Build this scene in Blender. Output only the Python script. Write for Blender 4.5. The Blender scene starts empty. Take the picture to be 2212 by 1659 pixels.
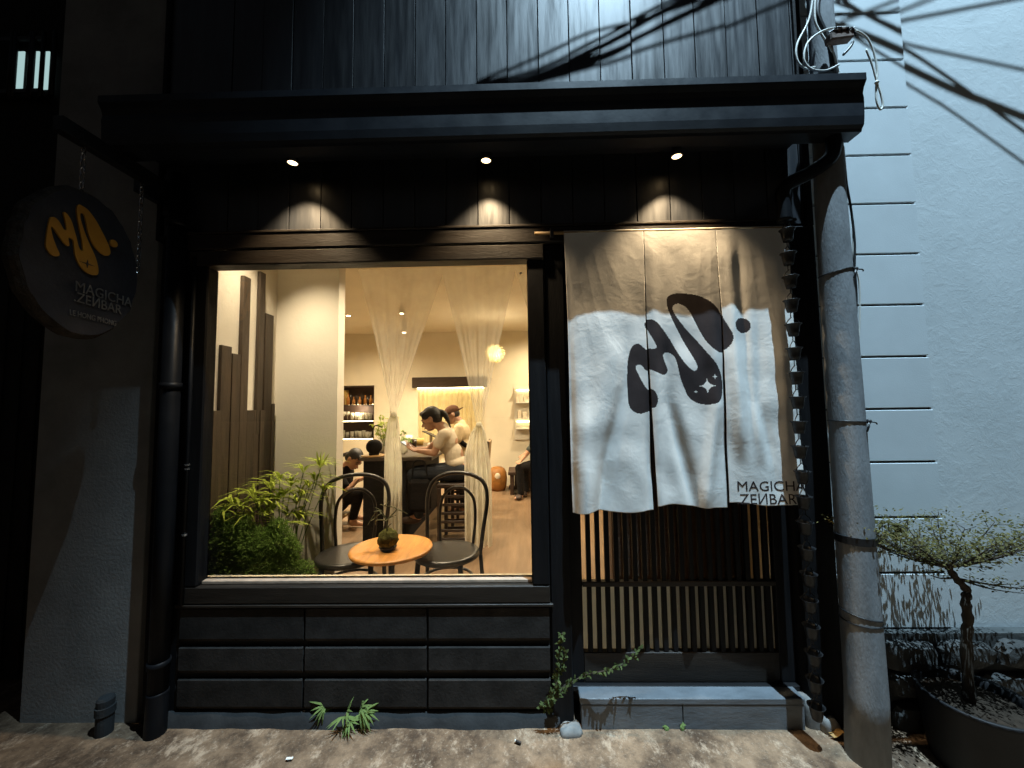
import bpy, bmesh, math, random
import numpy as np
from mathutils import Vector, Matrix
random.seed(7); rng = np.random.default_rng(7)
sc = bpy.context.scene
COL = sc.collection
rad = math.radians

# ------------------------------------------------------------------ camera
CAM = Vector((0.0, -1.93, 1.5)); FPX = 830.0
PITCH, YAW, ROLL = rad(3.66), rad(1.10), rad(-0.80)
MR = (Matrix.Rotation(YAW, 3, 'Z') @ Matrix(((1, 0, 0), (0, 0, -1), (0, 1, 0)))
      @ Matrix.Rotation(PITCH, 3, 'X') @ Matrix.Rotation(ROLL, 3, 'Z'))
cam = bpy.data.cameras.new('camera'); camo = bpy.data.objects.new('camera', cam); COL.objects.link(camo)
cam.sensor_fit = 'HORIZONTAL'; cam.sensor_width = 36.0; cam.lens = FPX / 2212 * 36
cam.clip_start = 0.02; cam.clip_end = 500
camo.matrix_world = Matrix.Translation(CAM) @ MR.to_4x4()
sc.camera = camo

def P(u, v, Y):                      # point of the depth plane Y seen at photo position (u, v), 2212 wide
    d = MR @ Vector((u - 1106, 829.5 - v, -FPX)); t = (Y - CAM.y) / d.y
    return CAM + d * t
def G(u, v, z=0.0):                  # point of the level z seen at photo position (u, v)
    d = MR @ Vector((u - 1106, 829.5 - v, -FPX)); t = (z - CAM.z) / d.z
    return CAM + d * t

# ------------------------------------------------------------------ world: night sky
w = bpy.data.worlds.new('World'); sc.world = w; w.use_nodes = True
nt = w.node_tree; bg = nt.nodes['Background']
sky = nt.nodes.new('ShaderNodeTexSky'); sky.sky_type = 'NISHITA'; sky.sun_disc = False
sky.sun_elevation = rad(-1.5); sky.sun_rotation = rad(0); sky.altitude = 0
nt.links.new(sky.outputs[0], bg.inputs[0]); bg.inputs[1].default_value = 0.10
# ------------------------------------------------------------------ exposure / render
vs = sc.view_settings; vs.view_transform = 'Standard'; vs.look = 'None'; vs.exposure = 0.0; vs.gamma = 1.0
vs.use_curve_mapping = False
sc.render.engine = 'CYCLES'
cy = sc.cycles
cy.use_denoising = True
try: cy.denoiser = 'OPENIMAGEDENOISE'
except Exception: pass
cy.max_bounces = 8; cy.diffuse_bounces = 4; cy.glossy_bounces = 3; cy.transmission_bounces = 6; cy.transparent_max_bounces = 16
cy.sample_clamp_indirect = 3.0; cy.sample_clamp_direct = 0.0; cy.caustics_reflective = False; cy.caustics_refractive = False

LAMP = Vector((1.58, -1.657, 9.5))            # head of the street lamp on the utility pole
WARM = (1.0, 0.74, 0.44); ROOM = (1.0, 0.81, 0.53); COOL = (0.56, 0.81, 1.0)
def spot(name, loc, to, energy, color, angle, blend=0.5, size=0.02, parent=None):
    l = bpy.data.lights.new(name, 'SPOT'); l.energy = energy; l.color = color
    l.spot_size = rad(angle); l.spot_blend = blend; l.shadow_soft_size = size
    o = bpy.data.objects.new(name, l); COL.objects.link(o)
    o.location = loc; o.rotation_euler = (Vector(to) - Vector(loc)).to_track_quat('-Z', 'Y').to_euler()
    if parent:
        o.parent = parent; o.location = Vector(loc) - parent.location
    return o
def point(name, loc, energy, color, size=0.05, parent=None):
    l = bpy.data.lights.new(name, 'POINT'); l.energy = energy; l.color = color; l.shadow_soft_size = size
    o = bpy.data.objects.new(name, l); COL.objects.link(o); o.location = loc
    if parent:
        o.parent = parent; o.location = Vector(loc) - parent.location
    return o
STREET_W, SPOT_W, TRACK_W, DOWN_W, RECESS_W = 7800, 58, 320, 235, 135

# ------------------------------------------------------------------ materials
MATS = {}
def newmat(name):
    m = bpy.data.materials.new(name); m.use_nodes = True; MATS[name] = m
    n = m.node_tree.nodes; n.clear()
    out = n.new('ShaderNodeOutputMaterial')
    return m, m.node_tree, out
def L(t, a, b): t.links.new(a, b)
def coords(t, kind='Object', scale=(1, 1, 1)):
    c = t.nodes.new('ShaderNodeTexCoord'); mp = t.nodes.new('ShaderNodeMapping'); mp.inputs['Scale'].default_value = scale
    L(t, c.outputs[kind], mp.inputs['Vector']); return mp.outputs[0]
def geo(t, scale=(1, 1, 1)):
    g = t.nodes.new('ShaderNodeNewGeometry'); mp = t.nodes.new('ShaderNodeMapping'); mp.inputs['Scale'].default_value = scale
    L(t, g.outputs['Position'], mp.inputs['Vector']); return mp.outputs[0]
def noise(t, vec, scale, detail=5, rough=.6, dist=0):
    n = t.nodes.new('ShaderNodeTexNoise'); n.inputs['Scale'].default_value = scale; n.inputs['Detail'].default_value = detail
    n.inputs['Roughness'].default_value = rough; n.inputs['Distortion'].default_value = dist
    L(t, vec, n.inputs['Vector']); return n.outputs['Fac']
def ramp(t, fac, p0, p1, c0=(0, 0, 0, 1), c1=(1, 1, 1, 1)):
    r = t.nodes.new('ShaderNodeValToRGB'); r.color_ramp.elements[0].position = p0; r.color_ramp.elements[1].position = p1
    r.color_ramp.elements[0].color = c0; r.color_ramp.elements[1].color = c1
    L(t, fac, r.inputs['Fac']); return r.outputs['Color']
def mix(t, fac, a, b, mode='MIX'):
    m = t.nodes.new('ShaderNodeMix'); m.data_type = 'RGBA'; m.blend_type = mode
    for sock, val in ((0, fac), (6, a), (7, b)):
        if hasattr(val, 'is_linked') or hasattr(val, 'links'): L(t, val, m.inputs[sock])
        else: m.inputs[sock].default_value = val if sock == 0 else (tuple(val) + (1,))[:4]
    return m.outputs[2]
def bump(t, h, strength, dist=.01, normal=None):
    b = t.nodes.new('ShaderNodeBump'); b.inputs['Strength'].default_value = strength; b.inputs['Distance'].default_value = dist
    L(t, h, b.inputs['Height'])
    if normal: L(t, normal, b.inputs['Normal'])
    return b.outputs[0]
def mat(name, c, rough=.6, var=.25, vs_=6, bmp=.15, bs=90, spec=.4, metal=0, stretch=(1, 1, 1), rand=0, dist=.004, rvar=0, tint=None, glob=False):
    """principled with two octaves of colour variation, optional stretched grain, fine bump"""
    m, t, out = newmat(name)
    p = t.nodes.new('ShaderNodeBsdfPrincipled')
    vec = geo(t, stretch) if glob else coords(t, 'Object', stretch)
    if rand:
        oi = t.nodes.new('ShaderNodeObjectInfo'); ad = t.nodes.new('ShaderNodeVectorMath'); ad.operation = 'ADD'
        sc_ = t.nodes.new('ShaderNodeVectorMath'); sc_.operation = 'SCALE'; sc_.inputs[3].default_value = 40
        L(t, oi.outputs['Random'], sc_.inputs[0]); L(t, vec, ad.inputs[0]); L(t, sc_.outputs[0], ad.inputs[1]); vec = ad.outputs[0]
    n1 = noise(t, vec, vs_, 6, .65)
    d = tuple(x * (1 - var) for x in c); b = tuple(min(1, x * (1 + var)) for x in (tint or c))
    col = mix(t, ramp(t, n1, .3, .7), d, b)
    if rand:
        rr = t.nodes.new('ShaderNodeMapRange'); rr.inputs[3].default_value = 1 - rand; rr.inputs[4].default_value = 1 + rand
        L(t, oi.outputs['Random'], rr.inputs[0])
        hs = t.nodes.new('ShaderNodeHueSaturation'); L(t, rr.outputs[0], hs.inputs['Value']); L(t, col, hs.inputs['Color']); col = hs.outputs[0]
    L(t, col, p.inputs['Base Color'])
    p.inputs['Roughness'].default_value = rough; p.inputs['Metallic'].default_value = metal
    p.inputs['Specular IOR Level'].default_value = spec
    if rvar:
        mr = t.nodes.new('ShaderNodeMapRange'); mr.inputs[1].default_value = .3; mr.inputs[2].default_value = .7
        mr.inputs[3].default_value = max(.03, rough - rvar); mr.inputs[4].default_value = min(1, rough + rvar)
        L(t, noise(t, vec, vs_ * 2.3, 4), mr.inputs[0]); L(t, mr.outputs[0], p.inputs['Roughness'])
    if bmp: L(t, bump(t, noise(t, vec, bs, 4, .6), bmp, dist), p.inputs['Normal'])
    L(t, p.outputs[0], out.inputs[0]); return m
def emit(name, c, s):
    m, t, out = newmat(name); e = t.nodes.new('ShaderNodeEmission'); e.inputs[0].default_value = (*c, 1); e.inputs[1].default_value = s
    L(t, e.outputs[0], out.inputs[0]); return m
def thin(name, c, tr=.5, rough=.8, transp=.0, nscale=0):
    """cloth / leaf: diffuse + translucent, optionally see-through"""
    m, t, out = newmat(name)
    d = t.nodes.new('ShaderNodeBsdfDiffuse'); tl = t.nodes.new('ShaderNodeBsdfTranslucent')
    col = mix(t, ramp(t, noise(t, coords(t), nscale or 12, 5), .3, .7), tuple(x * .78 for x in c), tuple(min(1, x * 1.15) for x in c))
    L(t, col, d.inputs[0]); L(t, col, tl.inputs[0])
    mx = t.nodes.new('ShaderNodeMixShader'); mx.inputs[0].default_value = tr; L(t, d.outputs[0], mx.inputs[1]); L(t, tl.outputs[0], mx.inputs[2])
    res = mx.outputs[0]
    if transp:
        tp = t.nodes.new('ShaderNodeBsdfTransparent'); m2 = t.nodes.new('ShaderNodeMixShader'); m2.inputs[0].default_value = transp
        L(t, res, m2.inputs[1]); L(t, tp.outputs[0], m2.inputs[2]); res = m2.outputs[0]
    L(t, res, out.inputs[0]); return m
def pane(name, c=(1, 1, 1), rough=.0, ior=1.45, gain=1.0, frost=None, amt=.85):
    m, t, out = newmat(name)
    tp = t.nodes.new('ShaderNodeBsdfTransparent'); tp.inputs[0].default_value = (*c, 1)
    gl = t.nodes.new('ShaderNodeBsdfGlossy'); gl.inputs['Roughness'].default_value = rough
    fr = t.nodes.new('ShaderNodeFresnel'); fr.inputs[0].default_value = ior
    mx = t.nodes.new('ShaderNodeMixShader'); L(t, fr.outputs[0], mx.inputs[0]); L(t, tp.outputs[0], mx.inputs[1]); L(t, gl.outputs[0], mx.inputs[2])
    res = mx.outputs[0]
    if frost:
        tl = t.nodes.new('ShaderNodeBsdfTranslucent'); tl.inputs[0].default_value = (*frost, 1)
        df = t.nodes.new('ShaderNodeBsdfDiffuse'); df.inputs[0].default_value = (*frost, 1)
        m1 = t.nodes.new('ShaderNodeMixShader'); m1.inputs[0].default_value = .5; L(t, tl.outputs[0], m1.inputs[1]); L(t, df.outputs[0], m1.inputs[2])
        m2 = t.nodes.new('ShaderNodeMixShader'); m2.inputs[0].default_value = amt; L(t, res, m2.inputs[1]); L(t, m1.outputs[0], m2.inputs[2]); res = m2.outputs[0]
    L(t, res, out.inputs[0]); return m

# exterior
mat('charred_wood', (.018, .020, .024), .40, .4, 3, .10, 30, .85, stretch=(5, 5, .4), rand=.35, rvar=.10, dist=.004)
mat('black_wood', (.020, .0155, .012), .5, .5, 4, .4, 45, .3, stretch=(.6, 6, 6), rvar=.12, glob=True)
mat('black_post', (.008, .008, .009), .55, .4, 4, .3, 45, .14, stretch=(6, 6, .6), rvar=.1, glob=True)
mat('gutter_metal', (.014, .017, .023), .45, .3, 4, .08, 60, .34, rvar=.08, glob=True)
mat('base_tile', (.028, .025, .023), .75, .45, 7, .3, 70, .12, rand=.15, rvar=.1, dist=.005, glob=True)
mat('black_joint', (.010, .010, .011), .8, .3)
mat('pipe_black', (.007, .008, .010), .45, .3, 5, .1, 30, .13, rvar=.08)
mat('iron_black', (.012, .012, .013), .42, .3, 10, .2, 80, .5, metal=.3)
mat('slate', (.125, .14, .155), .5, .3, 5, .4, 28, .5, stretch=(1, 1.6, 3), rvar=.12, glob=True)
mat('cement', (.20, .195, .185), .85, .35, 8, .6, 40, .2, glob=True)
mat('old_cement', (.032, .034, .036), .85, .35, 5, .6, 40, .2, glob=True)
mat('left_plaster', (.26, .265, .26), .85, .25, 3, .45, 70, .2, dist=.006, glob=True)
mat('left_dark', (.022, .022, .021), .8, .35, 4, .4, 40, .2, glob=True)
mat('pole_concrete', (.20, .21, .22), .85, .3, 5, .5, 60, .2, stretch=(2.5, 2.5, .7), glob=True)
mat('stone', (.055, .056, .055), .75, .45, 6, .9, 22, .3, rand=.3, dist=.012)
mat('mortar', (.065, .07, .07), .9, .35, 8, .8, 45, .2, glob=True)
mat('white_panel', (.50, .545, .565), .7, .06, 3, .12, 160, .3, glob=True)
mat('gap_dark', (.09, .10, .11), .9, .2, glob=True)
mat('bamboo', (.42, .28, .13), .5, .3, 8, .2, 60, .4, stretch=(.6, 5, 5))
mat('bark', (.045, .036, .028), .85, .5, 22, 1.0, 45, .2, dist=.012, stretch=(1, 1, 1))
mat('sign_face', (.020, .021, .027), .6, .4, 6, .4, 60, .3)
mat('sign_gold', (.42, .19, .02), .5, .18, 8, .15, 60, .4)
mat('sign_letters', (.11, .10, .09), .6, .4, 20)
mat('cable_black', (.012, .012, .013), .45, .2)
mat('cable_white', (.62, .62, .58), .5, .15)
mat('rust_box', (.16, .115, .095), .8, .5, 30, .6, 60)
mat('print_ink', (.035, .026, .026), .85, .2, 14, .2, 200, .2)
mat('pot_black', (.008, .008, .009), .6, .3, 8, .2, 60, .3)
mat('soil', (.030, .022, .016), .95, .5, 30, 1, 60, .1)
mat('tree_bark', (.055, .045, .035), .85, .45, 18, .9, 60, .2, stretch=(1, 1, .4))
mat('paper', (.75, .73, .68), .8, .1)
mat('litter_dark', (.02, .02, .022), .4, .3)
mat('dry_leaf', (.38, .22, .07), .7, .3, 25, .4, 60)
mat('lamp_housing', (.25, .26, .27), .4, .1, metal=.6)
mat('chrome', (.5, .5, .5), .25, .1, metal=.9)
emit('spot_lens', (1.0, .70, .36), 6)
emit('street_lens', COOL, 8)
emit('left_window_glow', (.62, .92, .92), .62)
# interior
mat('room_plaster', (.72, .65, .50), .85, .07, 2.2, .25, 60, .2, glob=True)
mat('recess_plaster', (.72, .68, .60), .85, .06, 2.5, .3, 50, .2, glob=True)
mat('room_ceiling', (.76, .69, .54), .9, .05, 2, .1, 60, .1, glob=True)
mat('room_floor', (.21, .135, .078), .42, .22, 2.2, .15, 50, .4, stretch=(6, .7, 1), rvar=.1, glob=True)
mat('stained_board', (.050, .036, .025), .5, .4, 5, .4, 40, .4, stretch=(6, 6, .6), rand=.2, rvar=.1)
mat('bentwood_black', (.016, .015, .014), .35, .3, 8, .1, 60, .5)
mat('table_wood', (.56, .255, .065), .35, .28, 5, .12, 60, .5, stretch=(7, 1, 1), rvar=.08)
mat('moss', (.11, .11, .035), .95, .55, 40, 1.2, 120, .1, dist=.01)
mat('twig', (.10, .11, .055), .7, .3, 20)
mat('bar_black', (.009, .009, .010), .7, .3, 5, .2, 60, .2)
mat('bar_top', (.045, .030, .020), .35, .35, 5, .15, 60, .5, stretch=(1, 6, 1))
mat('coaster', (.40, .25, .10), .5, .25, 12)
mat('chair_walnut', (.035, .022, .016), .45, .3, 8, .2, 60, .4)
mat('chair_cloth', (.35, .25, .15), .9, .2, 14, .3, 200, .1)
mat('skin', (.46, .26, .165), .55, .10, 14, .1, 120, .35)
mat('skin_dark', (.36, .20, .125), .55, .10, 14, .1, 120, .35)
mat('hair', (.010, .008, .007), .58, .3, 30, .4, 120, .5, stretch=(3, 3, 1))
mat('shirt_cream', (.62, .54, .42), .9, .10, 9, .5, 30, .1, dist=.008)
mat('shirt_tan', (.60, .48, .30), .9, .10, 9, .5, 30, .1, dist=.008)
mat('jeans_dark', (.030, .034, .042), .9, .3, 12, .4, 60, .1)
mat('cloth_black', (.013, .012, .012), .9, .3, 12, .4, 60, .1)
mat('cloth_greygreen', (.075, .085, .075), .9, .2, 12, .4, 60, .1)
mat('cap_brown', (.075, .035, .020), .85, .2, 20, .3, 120, .1)
mat('shoe_dark', (.05, .032, .025), .6, .3, 20)
mat('shoe_tan', (.30, .19, .10), .7, .35, 30)
mat('bag_orange', (.30, .125, .025), .55, .35, 12, .4, 40, .4)
mat('bag_cream', (.70, .60, .45), .6, .1)
mat('niche_dark', (.045, .026, .018), .6, .4, 8, .3, 60, .3, glob=True)
mat('amber_bottle', (.38, .15, .03), .2, .3, 20, 0, spec=.6)
mat('dark_bottle', (.03, .02, .012), .2, .3, 20, 0, spec=.6)
mat('box_yellow', (.50, .34, .10), .7, .2, 20)
mat('device_dark', (.02, .02, .022), .3, .2)
mat('track_white', (.42, .36, .27), .5, .1)
mat('lintel_wood', (.045, .030, .020), .7, .4, 6, .5, 40, .3, stretch=(.7, 5, 5))
mat('bench_wood', (.055, .032, .022), .55, .4, 8, .2, 60, .3, stretch=(.8, 5, 5))
mat('white_frame', (.70, .66, .56), .6, .08)
mat('sill_beige', (.46, .34, .25), .7, .25, 14)
emit('led_strip', (1.0, .78, .38), 26)
emit('downlight_lens', (1.0, .72, .38), 25)
emit('screen', (.95, .9, .75), 1.4)
m_, t_, o_ = newmat('paper_lamp'); e_ = t_.nodes.new('ShaderNodeEmission'); e_.inputs[0].default_value = (1, .74, .30, 1); e_.inputs[1].default_value = 2.6; L(t_, e_.outputs[0], o_.inputs[0])
thin('sheer', (.95, .90, .80), .5, transp=.56, nscale=3)
thin('sheer_dense', (.94, .88, .76), .45, transp=.14, nscale=5)
thin('window_curtain', (.92, .80, .52), .6, nscale=4)
thin('leaf_bright', (.36, .44, .08), .35, nscale=9)
thin('leaf_dark', (.15, .25, .06), .3, nscale=9)
thin('leaf_tree', (.13, .115, .045), .35, nscale=15)
thin('leaf_vine', (.10, .13, .05), .25, nscale=15)
thin('leaf_fern', (.19, .27, .09), .3, nscale=15)
pane('clear_glass'); pane('drink_glass', (.95, .93, .86), .05, 1.6, frost=(.9, .86, .72), amt=.38)
pane('frosted_glass', (.9, .9, .85), .3, 1.45, frost=(.58, .62, .62))

def special():
    # noren cotton: diffuse + a little translucency, crumple bump
    m, t, out = newmat('noren_cotton'); v = geo(t)
    p = t.nodes.new('ShaderNodeBsdfPrincipled'); p.inputs['Roughness'].default_value = .9; p.inputs['Specular IOR Level'].default_value = .15
    c = mix(t, ramp(t, noise(t, v, 7, 6, .7), .3, .7), (.76, .74, .70), (.86, .84, .80)); L(t, c, p.inputs['Base Color'])
    b1 = bump(t, noise(t, v, 13, 6, .6, .5), .15, .02); b2 = bump(t, noise(t, v, 420, 2), .25, .001, b1); L(t, b2, p.inputs['Normal'])
    tl = t.nodes.new('ShaderNodeBsdfTranslucent'); L(t, c, tl.inputs[0]); mx = t.nodes.new('ShaderNodeMixShader'); mx.inputs[0].default_value = .12
    L(t, p.outputs[0], mx.inputs[1]); L(t, tl.outputs[0], mx.inputs[2]); L(t, mx.outputs[0], out.inputs[0])
    # rough stucco of the right-hand house: smooth ground with trowel ridges
    m, t, out = newmat('stucco'); v = geo(t)
    p = t.nodes.new('ShaderNodeBsdfPrincipled'); p.inputs['Roughness'].default_value = .85; p.inputs['Specular IOR Level'].default_value = .2
    c = mix(t, ramp(t, noise(t, v, 2.2, 6, .6), .3, .7), (.46, .50, .515), (.53, .57, .585)); L(t, c, p.inputs['Base Color'])
    h = ramp(t, noise(t, v, 16, 7, .72, .6), .44, .66); L(t, bump(t, h, .11, .010, bump(t, noise(t, v, 120, 3), .10, .002)), p.inputs['Normal'])
    L(t, p.outputs[0], out.inputs[0])
    # street concrete: brown dirt over worn screed, a rust-orange stain in front of the door post
    m, t, out = newmat('street'); v = geo(t)
    p = t.nodes.new('ShaderNodeBsdfPrincipled'); p.inputs['Roughness'].default_value = .8; p.inputs['Specular IOR Level'].default_value = .3
    a = mix(t, ramp(t, noise(t, v, 3.0, 10, .76), .40, .62), (.070, .042, .025), (.30, .20, .125))
    a = mix(t, ramp(t, noise(t, geo(t, (1, .7, 1)), 7.5, 12, .80), .53, .62, (0, 0, 0, 1), (.8, .8, .8, 1)), a, (.50, .375, .265))
    a = mix(t, ramp(t, noise(t, v, 17, 9, .8), .50, .72, (0, 0, 0, 1), (.85, .85, .85, 1)), a, (.060, .043, .031))
    a = mix(t, ramp(t, noise(t, v, 75, 6, .75), .57, .70, (0, 0, 0, 1), (.5, .5, .5, 1)), a, (.46, .37, .28))
    g = t.nodes.new('ShaderNodeTexGradient'); g.gradient_type = 'SPHERICAL'; mp = t.nodes.new('ShaderNodeMapping')
    mp.inputs['Location'].default_value = (-.55, 1.4, 0); mp.inputs['Scale'].default_value = (5.5, 4, 1)
    gg = t.nodes.new('ShaderNodeNewGeometry'); L(t, gg.outputs['Position'], mp.inputs['Vector']); L(t, mp.outputs[0], g.inputs[0])
    mm = t.nodes.new('ShaderNodeMath'); mm.operation = 'MULTIPLY'; L(t, g.outputs['Fac'], mm.inputs[0]); L(t, noise(t, v, 9, 6, .7), mm.inputs[1])
    a = mix(t, ramp(t, mm.outputs[0], .1, .5), a, (.22, .105, .035)); L(t, a, p.inputs['Base Color'])
    b1 = bump(t, noise(t, v, 24, 8, .7), .8, .012); L(t, bump(t, noise(t, v, 150, 4), .5, .003, b1), p.inputs['Normal'])
    L(t, p.outputs[0], out.inputs[0])
special()

# ------------------------------------------------------------------ mesh helpers
class MB:
    def __init__(s): s.v = []; s.f = []
    def add(s, vs_, fs):
        o = len(s.v); s.v += [tuple(x) for x in vs_]; s.f += [tuple(i + o for i in f) for f in fs]; return s
    def box(s, x0, x1, y0, y1, z0, z1, M=None, b=0.0):
        if b:
            b = min(b, abs(x1 - x0) * .45, abs(y1 - y0) * .45, abs(z1 - z0) * .45)
            bm = bmesh.new(); bmesh.ops.create_cube(bm, size=1)
            for v in bm.verts: v.co = Vector(((x0 + x1) / 2 + v.co.x * (x1 - x0), (y0 + y1) / 2 + v.co.y * (y1 - y0), (z0 + z1) / 2 + v.co.z * (z1 - z0)))
            bmesh.ops.bevel(bm, geom=bm.edges[:], offset=b, segments=1, affect='EDGES', profile=.5)
            bm.verts.index_update()
            vv = [v.co.copy() for v in bm.verts]; ff = [[v.index for v in f.verts] for f in bm.faces]; bm.free()
        else:
            vv = [Vector(q) for q in ((x0, y0, z0), (x1, y0, z0), (x1, y1, z0), (x0, y1, z0), (x0, y0, z1), (x1, y0, z1), (x1, y1, z1), (x0, y1, z1))]
            ff = [(0, 3, 2, 1), (4, 5, 6, 7), (0, 1, 5, 4), (1, 2, 6, 5), (2, 3, 7, 6), (3, 0, 4, 7)]
        if M: vv = [M @ v for v in vv]
        return s.add(vv, ff)
    def tube(s, pts, r, n=8, caps=True, flat=1.0):
        pts = [Vector(p) for p in pts]; m = len(pts); rs = r if isinstance(r, (list, tuple)) else [r] * m
        up = None; rings = []
        for i, p in enumerate(pts):
            d = (pts[min(i + 1, m - 1)] - pts[max(i - 1, 0)]).normalized()
            if up is None:
                up = Vector((0, 0, 1)) if abs(d.z) < .9 else Vector((0, 1, 0))
            a = d.cross(up)
            if a.length < 1e-5: a = d.orthogonal()
            a.normalize(); b = a.cross(d).normalized(); up = b
            rings.append([p + (a * math.cos(2 * math.pi * k / n) + b * math.sin(2 * math.pi * k / n) * flat) * rs[i] for k in range(n)])
        vv = [q for rg in rings for q in rg]
        ff = [(i * n + k, i * n + (k + 1) % n, (i + 1) * n + (k + 1) % n, (i + 1) * n + k) for i in range(m - 1) for k in range(n)]
        if caps: ff += [tuple(range(n - 1, -1, -1)), tuple((m - 1) * n + k for k in range(n))]
        return s.add(vv, ff)
    def lathe(s, prof, n=24, M=None, c=(0, 0, 0), caps=True):
        vv = [Vector((c[0] + r * math.cos(2 * math.pi * k / n), c[1] + r * math.sin(2 * math.pi * k / n), c[2] + z)) for r, z in prof for k in range(n)]
        m = len(prof); ff = [(i * n + k, i * n + (k + 1) % n, (i + 1) * n + (k + 1) % n, (i + 1) * n + k) for i in range(m - 1) for k in range(n)]
        if caps: ff += [tuple(range(n - 1, -1, -1)), tuple((m - 1) * n + k for k in range(n))]
        if M: vv = [M @ v for v in vv]
        return s.add(vv, ff)
    def prism(s, prof, x0, x1):       # profile (y, z) swept along x
        n = len(prof); vv = [(x0, y, z) for y, z in prof] + [(x1, y, z) for y, z in prof]
        ff = [(k, n + k, n + (k + 1) % n, (k + 1) % n) for k in range(n)] + [tuple(range(n)), tuple(range(2 * n - 1, n - 1, -1))]
        return s.add(vv, ff)
    def sphere(s, c, r, n=12, m=8, M=None):
        r = r if isinstance(r, (tuple, list)) else (r, r, r); vv = [Vector((0, 0, -1))]; ff = []
        for i in range(1, m):
            a = -math.pi / 2 + math.pi * i / m
            vv += [Vector((math.cos(a) * math.cos(2 * math.pi * k / n), math.cos(a) * math.sin(2 * math.pi * k / n), math.sin(a))) for k in range(n)]
        vv.append(Vector((0, 0, 1)))
        for k in range(n): ff.append((0, 1 + (k + 1) % n, 1 + k))
        for i in range(m - 2):
            for k in range(n): a = 1 + i * n; ff.append((a + k, a + (k + 1) % n, a + n + (k + 1) % n, a + n + k))
        a = 1 + (m - 2) * n
        for k in range(n): ff.append((a + k, a + (k + 1) % n, len(vv) - 1))
        vv = [Vector((v.x * r[0], v.y * r[1], v.z * r[2])) for v in vv]
        if M: vv = [M @ v for v in vv]
        return s.add([v + Vector(c) for v in vv], ff)
    def leaf(s, base, d, length, width, nrm, bend=.2):
        d = Vector(d).normalized(); side = d.cross(Vector(nrm)); side = (side if side.length > 1e-4 else d.orthogonal()).normalized(); nn = side.cross(d)
        b = Vector(base); m1 = b + d * length * .35 + nn * bend * length * .1; m2 = b + d * length * .7 - nn * bend * length * .15; tip = b + d * length - nn * bend * length * .55
        w_ = width / 2
        return s.add([b, m1 + side * w_, m1 - side * w_, m2 + side * w_ * .75, m2 - side * w_ * .75, tip], [(0, 1, 2), (1, 3, 4, 2), (3, 5, 4)])
    def mesh(s, name):
        me = bpy.data.meshes.new(name); me.from_pydata(s.v, [], s.f); me.update(); return me
    def build(s, name, m, parent=None, smooth=False, fix=True):
        me = s.mesh(name)
        if fix:
            bm = bmesh.new(); bm.from_mesh(me); bmesh.ops.recalc_face_normals(bm, faces=bm.faces); bm.to_mesh(me); bm.free()
        if m: me.materials.append(MATS[m])
        if smooth: me.polygons.foreach_set('use_smooth', [True] * len(me.polygons))
        o = bpy.data.objects.new(name, me); COL.objects.link(o)
        if parent:
            o.parent = parent; wp = parent; off = Vector((0, 0, 0))
            while wp: off += wp.location; wp = wp.parent
            me.transform(Matrix.Translation(-off))
        return o
def setp(o, label=None, cat=None, group=None, kind=None):
    for k, v in (('label', label), ('category', cat), ('group', group), ('kind', kind)):
        if v: o[k] = v
    return o
def thing(name, label, cat, loc=(0, 0, 0), group=None):
    o = bpy.data.objects.new(name, None); o.empty_display_size = .05; COL.objects.link(o); o.location = loc
    return setp(o, label, cat, group)
def single(name, mb, m, label, cat, group=None, smooth=False, kind=None):
    """a thing of one mesh, its origin moved to its base"""
    V = np.array(mb.v); c = Vector(((V[:, 0].min() + V[:, 0].max()) / 2, (V[:, 1].min() + V[:, 1].max()) / 2, V[:, 2].min()))
    o = mb.build(name, m, None, smooth); o.data.transform(Matrix.Translation(-c)); o.location = c
    return setp(o, label, cat, group, kind)
def catmull(pts, seg=8, closed=False):
    pts = [Vector(p) for p in pts]; n = len(pts); out = []
    for i in range(n if closed else n - 1):
        g = (lambda k: pts[k % n]) if closed else (lambda k: pts[max(0, min(n - 1, k))])
        a, b, c, d = g(i - 1), g(i), g(i + 1), g(i + 2)
        for j in range(seg):
            t = j / seg
            out.append(.5 * ((2 * b) + (c - a) * t + (2 * a - 5 * b + 4 * c - d) * t * t + (3 * b - a - 3 * c + d) * t ** 3))
    if not closed: out.append(pts[-1])
    return out
# ================================================================== ground
def build_street():
    mb = MB(); xs = np.concatenate([[-60, -20, -8], np.linspace(-4, 4, 161), [8, 20, 60]]); ys = np.concatenate([[-60, -20, -6], np.linspace(-2.6, .02, 66), [.6]])
    ph = rng.random((8, 4)) * 6.28
    def hgt(x, y):
        if abs(x) > 4 or y < -2.6: return 0
        h = 0
        for k in range(8): h += math.sin(x * (1.7 + k * 1.9) + ph[k, 0] + 1.3 * math.sin(y * (1.1 + k) + ph[k, 1])) * math.sin(y * (2.1 + k * 1.7) + ph[k, 2]) / (1 + k)
        return h * .0045 - .035 * max(0, min(1, (x - 1.25) / .5)) * max(0, min(1, (-y + .1) / .3)) * .9
    nx, ny = len(xs), len(ys)
    mb.add([(x, y, hgt(x, y)) for y in ys for x in xs], [(j * nx + i, j * nx + i + 1, (j + 1) * nx + i + 1, (j + 1) * nx + i) for j in range(ny - 1) for i in range(nx - 1)])
    o = mb.build('street', 'street', None, True, fix=False); o['kind'] = 'structure'
build_street()

# ================================================================== the shop building
shop = thing('shop_building', 'black timber shopfront with lit display window and gutter above', 'shop', (0, 0, 0))
XL, XR, ZB, ZT = -1.595, .048, .654, 2.255           # window opening
XP = 1.498                                             # right edge of the front
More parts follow.
